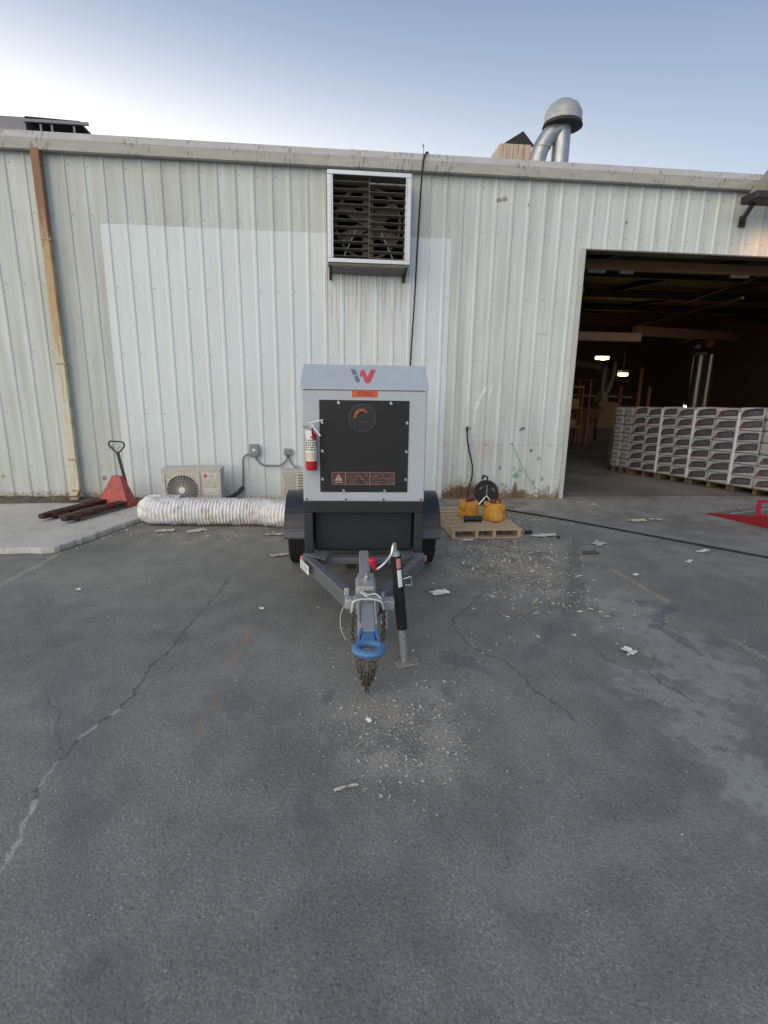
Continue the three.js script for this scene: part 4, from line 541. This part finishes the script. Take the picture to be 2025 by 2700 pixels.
// ---------- red ramp at the right edge ----------
{
  const t = thing('yard_ramp', 'red steel loading ramp at the right edge of the picture', 'ramp', [5.24, 0, 1.12], 0.31);
  const redP = grimy('#8e0f1e', 0.45), L = 4.6, Wd = 1.9, rise = 0.155;
  const wedge = (x, w) => prism([[0, 0.004], [0, 0.012], [-L, 0.012 + L * rise], [-L, L * rise - 0.16], [-1.1, 0.004]], w).rotateY(Math.PI / 2).translate(x, 0, 0);
  part(t, 'side_beam', [wedge(0, 0.06)], redP); part(t, 'side_beam', [wedge(Wd - 0.06, 0.06)], redP);
  part(t, 'deck_plate', [prism([[-0.02, 0.008], [-0.02, 0.014], [-L, 0.006 + L * rise], [-L, L * rise - 0.01]], Wd - 0.124).rotateY(Math.PI / 2).translate(0.062, 0, 0)], grimy('#8e8a88', 0.5, 0.4));
  for (let i = 0; i < 7; i++) part(t, 'cross_tread', [rbox(Wd - 0.15, 0.012, 0.03, 0.003, Wd / 2, 0.02 + (0.3 + i * 0.6) * rise, 0.3 + i * 0.6, -0.153, 0, 0)], mats.galvDull);
  const rl = sub(t, 'side_rail'); const rm = grimy('#b01f3c', 0.4);
  for (let i = 0; i < 4; i++) { const z = 0.66 + i * 1.0; part(rl, 'rail_post', [rbox(0.04, 0.2, 0.04, 0.005, 0.03, 0.11 + z * rise, z)], rm); }
  part(rl, 'top_bar', [bar([0.03, 0.215 + 0.64 * rise, 0.64], [0.03, 0.215 + 4.5 * rise, 4.5], 0.04, 0.035)], rm); part(rl, 'lower_bar', [bar([0.03, 0.035 + 0.64 * rise, 0.64], [0.03, 0.035 + 4.5 * rise, 4.5], 0.05, 0.03)], rm);
  for (const x of [0.4, 1.5]) part(t, 'support_leg', [rbox(0.08, 0.6, 0.08, 0.008, x, 0.3, 4.1)], redP);
}

// ---------- stacked cartons inside the doorway ----------
{
  const print = (v) => canvasTex(256, 128, (c) => { const q = rng(300 + v); c.setTransform(1 - 0.08 * q(), 0.05 * (q() - 0.5), 0.1 * (q() - 0.5), 1 - 0.1 * q(), 10 * q(), 10 * (q() - 0.4)); c.fillStyle = '#a5a3a2'; c.fillRect(-60, -60, 400, 300); c.fillStyle = '#a5a3a2'; c.fillRect(0, 0, 256, 128); c.fillStyle = '#1e1b21'; c.beginPath(); c.moveTo(4, 104 + (v % 3) * 3); c.lineTo(40, 36); c.quadraticCurveTo(140, 2, 252, 8); c.lineTo(252, 92); c.quadraticCurveTo(120, 106, 4, 124); c.fill(); c.fillStyle = '#454248'; c.beginPath(); c.moveTo(84, 46); c.lineTo(232, 28); c.lineTo(232, 76); c.lineTo(84, 90); c.fill(); c.fillStyle = '#3b383e'; c.font = 'bold 30px sans-serif'; c.globalAlpha = 0.6; for (let i = 0; i < 5; i++) c.fillRect(98 + i * 25, 48 - i * 3, 16, 24); c.globalAlpha = 1; c.fillStyle = v % 2 ? '#6a1f30' : '#50202c'; c.beginPath(); c.moveTo(10, 102); c.lineTo(44, 66); c.lineTo(74, 70); c.lineTo(60, 108); c.lineTo(12, 118); c.fill(); });
  const white = grimy('#a5a3a2', 0.6), prints = [0, 1, 2, 3, 4, 5, 6].map((v) => M('#ffffff', 0.45, 0, { map: print(v) })), shadedPalletW = M('#9a9084', 0.85, 0, { map: woodMap });  // weathered pallet wood, with the shadow under the stacks put into its tint
  const P0 = [5.82, -2.64], d = [0.417, 0.909], ang = Math.atan2(0.909, -0.417) - Math.PI / 2; // facing direction (-0.909, 0.417)
  const face = Math.atan2(-0.909, 0.417);
  const stacks = [[0.0, 0.42, 'end', 'leftmost'], [0.45, 0.57, 'print', 'second'], [1.04, 0.6, 'print', 'third'], [1.66, 0.72, 'print', 'fourth'], [2.4, 0.76, 'mixed', 'rightmost']];
  const rows = ['bottom', 'second', 'third', 'fourth', 'fifth', 'sixth', 'top'];
  stacks.forEach(([t0, w, kind, which], si) => {
    const bw = w / 2 - 0.006, pitch = 0.1715 + 0.0035 * si, bh = pitch - 0.0035, push = si * 0.012;
    const pal = thing('shipping_pallet', `wooden pallet under the ${which} stack of cartons in the doorway`, 'pallet', [P0[0] + d[0] * (t0 + w / 2) - 0.909 * push, 0.008, P0[1] + d[1] * (t0 + w / 2) + 0.417 * push], face, 'pallets under the cartons');
    part(pal, 'deck', [box(w, 0.02, 0.76, 0, 0.1, -0.43)], shadedPalletW); for (const x of [-w / 2 + 0.03, 0, w / 2 - 0.03]) part(pal, 'block', [box(0.06, 0.085, 0.74, x, 0.0445, -0.45)], shadedPalletW);
    for (let r = 0; r < 7; r++) for (let c = 0; c < 2; c++) {
      const t = t0 + (c + 0.5) * (w / 2), j = 0.03 * (R() - 0.5), plain = kind === 'end' || (kind === 'mixed' && c === 1 && r > 2);
      const lift = plain && kind === 'mixed' ? 0.02 : 0;
      const o = thing('carton', `${plain ? 'plain white' : 'dark-printed white'} carton, ${rows[r]} row, ${c ? 'right' : 'left'} column of the ${which} stack in the doorway`, 'carton', [P0[0] + d[0] * t - 0.909 * (push + j + lift), 0.122 + r * pitch, P0[1] + d[1] * t + 0.417 * (push + j + lift)], face + 0.07 * (R() - 0.5), 'cartons stacked in the doorway');
      part(o, 'body', [rbox(bw * (0.97 + 0.03 * R()), bh, 0.4, 0.04, 0, bh / 2, -0.2)], white);
      if (!plain) part(o, 'printed_front', [new THREE.PlaneGeometry(bw - 0.008, bh - 0.012).translate(0, bh / 2, 0.003)], prints[Math.floor(R() * 7)]);
      else if (kind === 'mixed') part(o, 'front_seam', [box(bw - 0.02, 0.006, 0.002, 0, bh * 0.5, 0.0015), box(0.012, 0.05, 0.002, 0, bh * 0.62, 0.003)], M('#7d7b7a', 0.7));
      else part(o, 'side_print', [box(bw * 0.6, 0.05, 0.002, 0.02 * (R() - 0.5), bh * 0.55, 0.0015)], M('#6d686a', 0.6));
    }
    { const g = new THREE.PlaneGeometry(w + 0.04, 1.24, 16, 30), p = g.attributes.position; for (let q = 0; q < p.count; q++) p.setZ(q, 0.028 + 0.012 * fbm(p.getX(q) * 5 + si * 9, p.getY(q) * 7, 3)); g.computeVertexNormals();
      const f = single('stretch_wrap', g, new THREE.MeshPhysicalMaterial({ color: 0xf4f6f7, transmission: 0.97, thickness: 0, roughness: 0.12, ior: 1.45, side: THREE.DoubleSide }), `clear plastic stretch wrap over the ${which} stack of cartons in the doorway`, 'plastic wrap', 'stretch wrap on the carton stacks'); f.position.set(P0[0] + d[0] * (t0 + w / 2) - 0.909 * (push + 0.01), 0.74, P0[1] + d[1] * (t0 + w / 2) + 0.417 * (push + 0.01)); f.rotation.y = face; }
    if (si > 1) single('corner_board', [place(box(0.045, 1.2, 0.006), P0[0] + d[0] * t0 - 0.909 * (push + 0.012), 0.13 + 0.6, P0[1] + d[1] * t0 + 0.417 * (push + 0.012), 0, face, 0), place(box(0.006, 1.2, 0.05), P0[0] + d[0] * (t0 - 0.02) - 0.909 * (push - 0.01), 0.13 + 0.6, P0[1] + d[1] * (t0 - 0.02) + 0.417 * (push - 0.01), 0, face, 0)], M('#d8dadb', 0.5), `white corner board at the left edge of the ${which} carton stack`, 'edge board', 'corner boards on the carton stacks');
  });
}

// ---------- dim interior ----------
const warm = 0xffb060;
function highBay(x, y, z, w, label, power) {
  const t = thing('high_bay_lamp', label, 'lamp', [x, y, z]);
  part(t, 'housing', [rbox(w, 0.12, 0.4, 0.03, 0, 0.09, 0)], M('#8a8780', 0.5));
  part(t, 'diffuser', [rbox(w * 0.96, 0.16, 0.36, 0.04, 0, -0.05, 0)], new THREE.MeshStandardMaterial({ color: 0xfff3da, emissive: 0xffe9c4, emissiveIntensity: 1.6, roughness: 0.5 }));
  part(t, 'stem', [rod([0, 0.14, 0], [0, 5.3 - y, 0], 0.012, 8)], M('#3a3836', 0.7));
  const l = new THREE.PointLight(0xffc888, power); l.position.set(0, -0.25, 0); l.castShadow = true; l.shadow.radius = 6; t.add(l);
}
highBay(13.35, 3.16, -18, 0.62, 'nearer of the two lit high bay lamps deep inside the warehouse', 5);
highBay(14.8, 2.41, -18.5, 0.42, 'smaller farther lit lamp deep inside the warehouse, above the orange posts', 3.5);
single('suspended_beam', [rbox(1.5, 0.17, 0.22, 0.01, 5.62, 2.71, -3.05)], grimy('#8b6b52', 0.7), 'short brown box beam hanging inside the door at left', 'beam');
single('cross_beam', [bar([6.35, 2.86, -3.2], [10.2, 3.0, -5.2], 0.12, 0.2)], grimy('#6e4632', 0.75), 'long reddish beam crossing the dark warehouse behind the brown box beam', 'beam');
single('light_duct', [tube([[9.0, 2.75, -15], [10.6, 2.72, -15], [11.6, 2.62, -15], [11.95, 2.5, -15], [12.02, 2.2, -15], [12.0, 1.6, -15], [11.7, 1.1, -15]], 0.16, 60, 14)], grimy('#b9a47e', 0.6), 'pale overhead duct bending down below the nearer lamp', 'duct');
{
  const t = thing('dust_collector', 'tan cabinet with two flexible pipes on top, deep inside the warehouse', 'machine', [8.96, 0.006, -9.0]);
  part(t, 'cabinet', [rbox(0.66, 0.82, 0.5, 0.02, 0, 0.83, 0)], grimy('#8c7350', 0.7)); part(t, 'base', [rbox(0.6, 0.42, 0.46, 0.02, 0, 0.21, 0)], darkSteel);
  part(t, 'intake_cone', [place(new THREE.CylinderGeometry(0.09, 0.16, 0.3, 16), -0.06, 1.38, 0)], grimy('#8c7a5a', 0.6));
  part(t, 'pipe', [tube([[-0.08, 1.5, 0], [-0.14, 1.75, 0], [-0.13, 2.1, 0], [-0.1, 2.4, 0]], 0.06, 24, 10)], grimy('#8f8468', 0.6)); part(t, 'pipe', [tube([[0.0, 1.5, 0], [0.1, 1.75, 0], [0.18, 2.05, 0], [0.2, 2.5, 0]], 0.06, 24, 10)], grimy('#8f8468', 0.6));
}
{
  const t = thing('packing_machine', 'dark machine with brown boards beside the tan cabinet', 'machine', [7.75, 0.006, -8.4]);
  part(t, 'bed', [rbox(1.1, 0.35, 0.8, 0.02, 0, 0.85, 0, 0, 0, 0.12)], grimy('#6b4327', 0.8)); part(t, 'frame', [rbox(0.9, 0.66, 0.7, 0.02, 0, 0.34, 0)], darkSteel);
  for (const x of [-0.2, 0.14]) part(t, 'upright', [rbox(0.06, 1.9, 0.06, 0.006, x, 0.95, 0.44)], orangeSteel); part(t, 'arm', [bar([0.1, 0.9, 0.42], [0.62, 1.08, 0.42], 0.14, 0.12)], darkSteel);
}
{
  const t = thing('storage_rack', 'dim rack of boards and boxes at the far left inside the door', 'rack', [6.9, 0.006, -7.4]);
  for (const x of [-0.5, 0.5]) part(t, 'upright', [rbox(0.05, 1.75, 0.05, 0.006, x, 0.875, 0)], orangeSteel);
  for (const y of [0.55, 1.1, 1.7]) part(t, 'shelf_beam', [rbox(1.05, 0.06, 0.4, 0.006, 0, y, -0.15)], grimy('#9a7048', 0.7));
  for (const [x, y, w, h] of [[-0.25, 0.7, 0.35, 0.24], [0.2, 0.68, 0.3, 0.2], [-0.1, 1.22, 0.5, 0.18], [0.3, 1.25, 0.2, 0.24]]) part(t, 'stored_box', [rbox(w, h, 0.3, 0.01, x, y, -0.12)], grimy('#9c8466', 0.8));
}
for (const [x, y, x2, y2, z1, l] of [[4.4, 3.35, 7.6, 3.75, -9, 'thin dark pipe slanting under the roof at the left of the doorway'], [7.4, 3.3, 9.6, 3.6, -9, 'thin pipe under the roof above the shiny ducts'], [8.3, 3.9, 10.6, 4.2, -8, 'thin pipe high at the right of the doorway']])
  single('sprinkler_pipe', [rod([x, y, -1.6], [x2, y2, z1], 0.025, 8), ...[0.3, 0.6].map((t) => rod([mix(x, x2, t), mix(y, y2, t), mix(-1.6, z1, t)], [mix(x, x2, t), 4.62 - mix(-1.6, z1, t) * 0.05, mix(-1.6, z1, t)], 0.008, 6))], grimy('#8a7566', 0.6), l, 'pipe', 'pipes under the warehouse roof');
const post = (x, z, h, w, label) => single('steel_post', [rbox(w, h, w, 0.008, x, h / 2 + 0.006, z)], orangeSteel, label, 'post', 'orange steel posts inside the warehouse');
post(9.62, -9.3, 1.75, 0.09, 'shortest orange post, right of the tan cabinet'); post(10.2, -9.2, 2.35, 0.1, 'tallest orange post, right of the tan cabinet'); post(10.55, -9.2, 1.75, 0.09, 'orange post farthest right, above the second carton stack');
single('hand_rail', [rod([7.2, 1.46, -9.4], [10.1, 1.4, -9.4], 0.035, 10)], grimy('#a89a86', 0.5, 0.3), 'pale horizontal rail behind the tan cabinet', 'rail'); single('hand_rail', [rod([7.4, 1.95, -9.5], [10.0, 1.92, -9.5], 0.02, 8)], grimy('#8f8574', 0.5, 0.3), 'thin upper rail behind the tan cabinet', 'rail');
{ const t = thing('riser_ducts', 'pair of shiny vertical ducts rising behind the carton stacks', 'duct', [10.05, 0.006, -6]); for (const [x, r] of [[-0.14, 0.16], [0.16, 0.12]]) part(t, 'duct_pipe', [rod([x, 0, 0], [x + 0.0, 2.6, 0], r, 24)], grimy('#6d6862', 0.35, 0.8)); part(t, 'collar', [rod([-0.14, 2.56, 0], [-0.14, 2.64, 0], 0.18, 24)], darkSteel); }
{ const t = thing('work_light', 'small round lamp with orange head on an arm in the dark warehouse', 'lamp', [10.15, 2.93, -6]); part(t, 'arm', [rod([-0.9, -0.05, 0], [0.3, 0.35, 0], 0.025, 10)], orangeSteel); part(t, 'head', [place(new THREE.SphereGeometry(0.12, 18, 12), -0.06, -0.02, 0.05)], grimy('#c98a50', 0.5)); part(t, 'horn', [place(new THREE.ConeGeometry(0.08, 0.14, 16), -0.45, -0.14, 0.05, 0, 0, 1.9)], grimy('#b9a48a', 0.5)); }
{ const t = thing('exit_spot', 'tiny bright bulb just above the third carton stack', 'lamp', [11.75, 1.12, -9]); part(t, 'bulb', [new THREE.SphereGeometry(0.05, 14, 10)], new THREE.MeshStandardMaterial({ color: 0xffffff, emissive: 0xfff0d0, emissiveIntensity: 2.2 })); part(t, 'bracket', [rod([0, -1.1, -0.08], [0, 0.1, -0.08], 0.02, 8)], darkSteel); const l = new THREE.PointLight(0xffe0b0, 1.2); l.position.set(0, 0, 0.12); l.castShadow = true; t.add(l); }

// ---------- flood lamp at the right edge ----------
{
  const t = thing('flood_lamp', 'dark wall-mounted flood lamp on a bracket at the right edge', 'lamp', [5.9, 4.04, 0.02]);
  const dk = grimy('#33302e', 0.6);
  part(t, 'wall_plate', [rbox(0.1, 0.14, 0.02, 0.004, 0.02, 0.0, 0.014)], dk); part(t, 'arm', [bar([0.0, 0.0, 0.02], [-0.2, 0.1, 0.46], 0.05, 0.06)], dk);
  part(t, 'housing', [rbox(0.95, 0.1, 0.3, 0.02, 0.16, 0.15, 0.5)], dk);
  part(t, 'hood', [prism([[-0.24, 0.2], [0.64, 0.2], [0.64, 0.56], [0.02, 0.56]], 0.22, 0.008).translate(0, 0.004, 0.38)], grimy('#9c8f80', 0.5));
  part(t, 'lens', [rbox(0.5, 0.012, 0.22, 0.003, 0.36, 0.093, 0.5)], new THREE.MeshStandardMaterial({ color: 0xfff0dc, emissive: 0xffc890, emissiveIntensity: 1.0, roughness: 0.4 }));
  const l = new THREE.SpotLight(0xffb58a, 2.6, 0, 1.3, 0.95); l.position.set(0.4, 0.06, 0.5); l.target.position.set(0.8, -1.4, 0.1); l.castShadow = true; l.shadow.radius = 8; t.add(l, l.target);
}

// ---------- litter ----------
{
  const r = rng(91), m4 = new THREE.Matrix4(), q = new THREE.Quaternion(), e = new THREE.Euler(), col = new THREE.Color();
  const gauss = () => (r() + r() + r() - 1.5) / 1.5; const list = [];
  const add = (x, z, s0, s1) => { if (x > 3.62 && z < 0.05) return; list.push([x, z, mix(s0, s1, Math.pow(r(), 2.3))]); };
  for (let i = 0; i < 1900; i++) add(1.75 + gauss() * 1.0, 2.9 + gauss() * 2.1, 0.005, 0.024);
  for (let i = 0; i < 350; i++) add(2.3 + gauss() * 1.1, 1.3 + gauss() * 0.7, 0.006, 0.024);
  for (let i = 0; i < 900; i++) add(0.36 + gauss() * 0.6, 5.5 + gauss() * 0.75, 0.0025, 0.011);
  for (let i = 0; i < 220; i++) add(0.5 + gauss() * 1.3, 4.9 + gauss() * 1.6, 0.003, 0.012);
  for (let i = 0; i < 160; i++) add(-1.5 + gauss() * 1.4, 1.95 + gauss() * 0.35, 0.006, 0.02);
  for (let i = 0; i < 140; i++) { const t = r(); add(mix(-2.2, -2.75, t) + 0.06 * gauss() + 0.06, mix(0.9, 2.6, t), 0.006, 0.022); }
  for (let i = 0; i < 420; i++) add(-3.5 + r() * 8, 1.8 + r() * 5, 0.003, 0.01);
  const sh = [[-0.5, -0.2], [-0.1, -0.42], [0.45, -0.3], [0.55, 0.1], [0.1, 0.4], [-0.4, 0.3]], g = prism(sh, 0.16).rotateX(-Math.PI / 2);
  const im = new THREE.InstancedMesh(g, M('#ffffff', 0.85), list.length);
  list.forEach(([x, z, s], i) => { e.set(0.3 * gauss(), r() * 6.28, 0.3 * gauss()); q.setFromEuler(e); const el = 1 + r() * 1.4; m4.compose(new THREE.Vector3(x, 0.001 + s * 0.1, z), q, new THREE.Vector3(s * el, s, s)); im.setMatrixAt(i, m4); const k = r(); col.setRGB(...(k < 0.3 ? [0.6, 0.57, 0.5] : k < 0.72 ? [0.4, 0.36, 0.28] : [0.2, 0.16, 0.12])); im.setColorAt(i, col); });
  im.name = 'wood_chips'; im.userData = { kind: 'stuff', label: 'pale wood chips and crumbs scattered over the asphalt', category: 'debris' }; im.castShadow = im.receiveShadow = true; scene.add(im);
}
function scrap(x, z, w, l, turn, label, cat, color, seed, y = 0) {
  const g = new THREE.PlaneGeometry(w, l, 10, 10).rotateX(-Math.PI / 2), p = g.attributes.position;
  for (let i = 0; i < p.count; i++) { const a = p.getX(i), b = p.getZ(i), m = Math.max(Math.abs(a) / w, Math.abs(b) / l) * 2; p.setXYZ(i, a * (1 + 0.22 * n2(seed, b * 22)), 0.005 + 0.022 * Math.abs(fbm(a * 16 + seed * 7, b * 16, 3)) + 0.003 * m, b * (1 + 0.22 * n2(a * 22, seed + 5))); }
  g.computeVertexNormals(); const m = single('paper_scrap', g, M(color, 0.8, 0, { side: THREE.DoubleSide }), label, cat, 'scraps of litter on the ground'); m.position.set(x, y, z); m.rotation.y = turn;
}
[[0.91, 3.75, 0.15, 0.09, 0.3, 'crumpled white paper on the asphalt right of the tow ring and jack', '#dfe0de'], [1.53, 2.24, 0.15, 0.06, 0.1, 'white scrap lying against the front of the wooden pallet', '#e4e4e2'],
  [4.02, 1.46, 0.24, 0.1, 0.2, 'yellowish flattened scrap on the asphalt between the cable and the door', '#c9c4a8'], [4.3, 1.42, 0.16, 0.05, -0.3, 'thin pale strip beside the yellowish scrap near the door', '#c4c3bc'],
  [3.99, 2.78, 0.16, 0.06, 0.4, 'pale scrap just this side of the ground cable', '#d2d2ce'], [3.6, 3.1, 0.1, 0.04, 0.6, 'small pale scrap farther from the cable at right', '#cfcfca'], [2.83, 3.44, 0.05, 0.04, 0, 'tiny white scrap beside the faded yellow line', '#dadad6'],
  [1.96, 4.83, 0.06, 0.1, 0.5, 'white scrap next to the short crack at right', '#d6d6d2'], [0.19, 5.44, 0.025, 0.035, 0.4, 'bright white crumb in front of the chains', '#efefee'], [0.06, 5.9, 0.1, 0.018, 0.25, 'narrow pale straw-like strip in the foreground', '#c4c0b2'],
  [-2.08, 3.49, 0.03, 0.05, 0.6, 'small white scrap alone on the left asphalt', '#e4e4e2'], [-0.53, 3.98, 0.03, 0.025, 0.2, 'white crumb left of the drawbar', '#e6e6e4'], [-0.5, 2.66, 0.2, 0.07, 0.3, 'dirty pale scrap beside the left trailer tyre', '#b9b2a4'],
  [-1.9, 1.68, 0.22, 0.09, 0.1, 'pale flattened cardboard under the white duct at left', '#bdb7a2'], [-1.55, 1.7, 0.2, 0.11, 0.5, 'pale cardboard triangle sticking out under the middle of the duct', '#c2bca6'], [-0.6, 1.9, 0.3, 0.05, 0.05, 'pale strip of cardboard under the duct near the tyre', '#c6bfa8'],
  [2.5, 2.1, 0.3, 0.1, 0.2, 'heap of pale shavings right of the wooden pallet', '#c9c5b8'], [2.98, 2.45, 0.16, 0.12, 0.7, 'pale scuffed sheet near the dark wheel track', '#b4b2ac'], [3.9, 0.5, 0.1, 0.05, 0.1, 'small white scrap near the left door jamb', '#d9d9d6'],
].forEach((s, i) => scrap(s[0], s[1], s[2], s[3], s[4], s[5], 'litter', s[6], i + 1.37));
single('pipe_end', [rod([2.3, 0.02, 2.0], [2.38, 0.024, 1.99], 0.022, 14)], mats.cableBlack, 'short black pipe end on the ground at the right corner of the pallet', 'pipe');
single('stone', [place(new THREE.DodecahedronGeometry(0.02, 0), 2.62, 0.014, 2.2)], mats.cableBlack, 'small black lump on the ground right of the pallet', 'debris');
{ const g = new THREE.IcosahedronGeometry(0.036, 2), p = g.attributes.position; for (let i = 0; i < p.count; i++) { const k = 1 + 0.4 * n3(p.getX(i) * 30, p.getY(i) * 30, p.getZ(i) * 30); p.setXYZ(i, p.getX(i) * k * 2.2, p.getY(i) * k * 0.4, p.getZ(i) * k); } g.computeVertexNormals(); const m = single('asphalt_lump', g, grimy('#57544f', 0.9), 'flat broken piece of asphalt lying at the head of the yellow line', 'debris'); m.position.set(2.72, 0.018, 2.78); }

renderer.render(scene, camera);
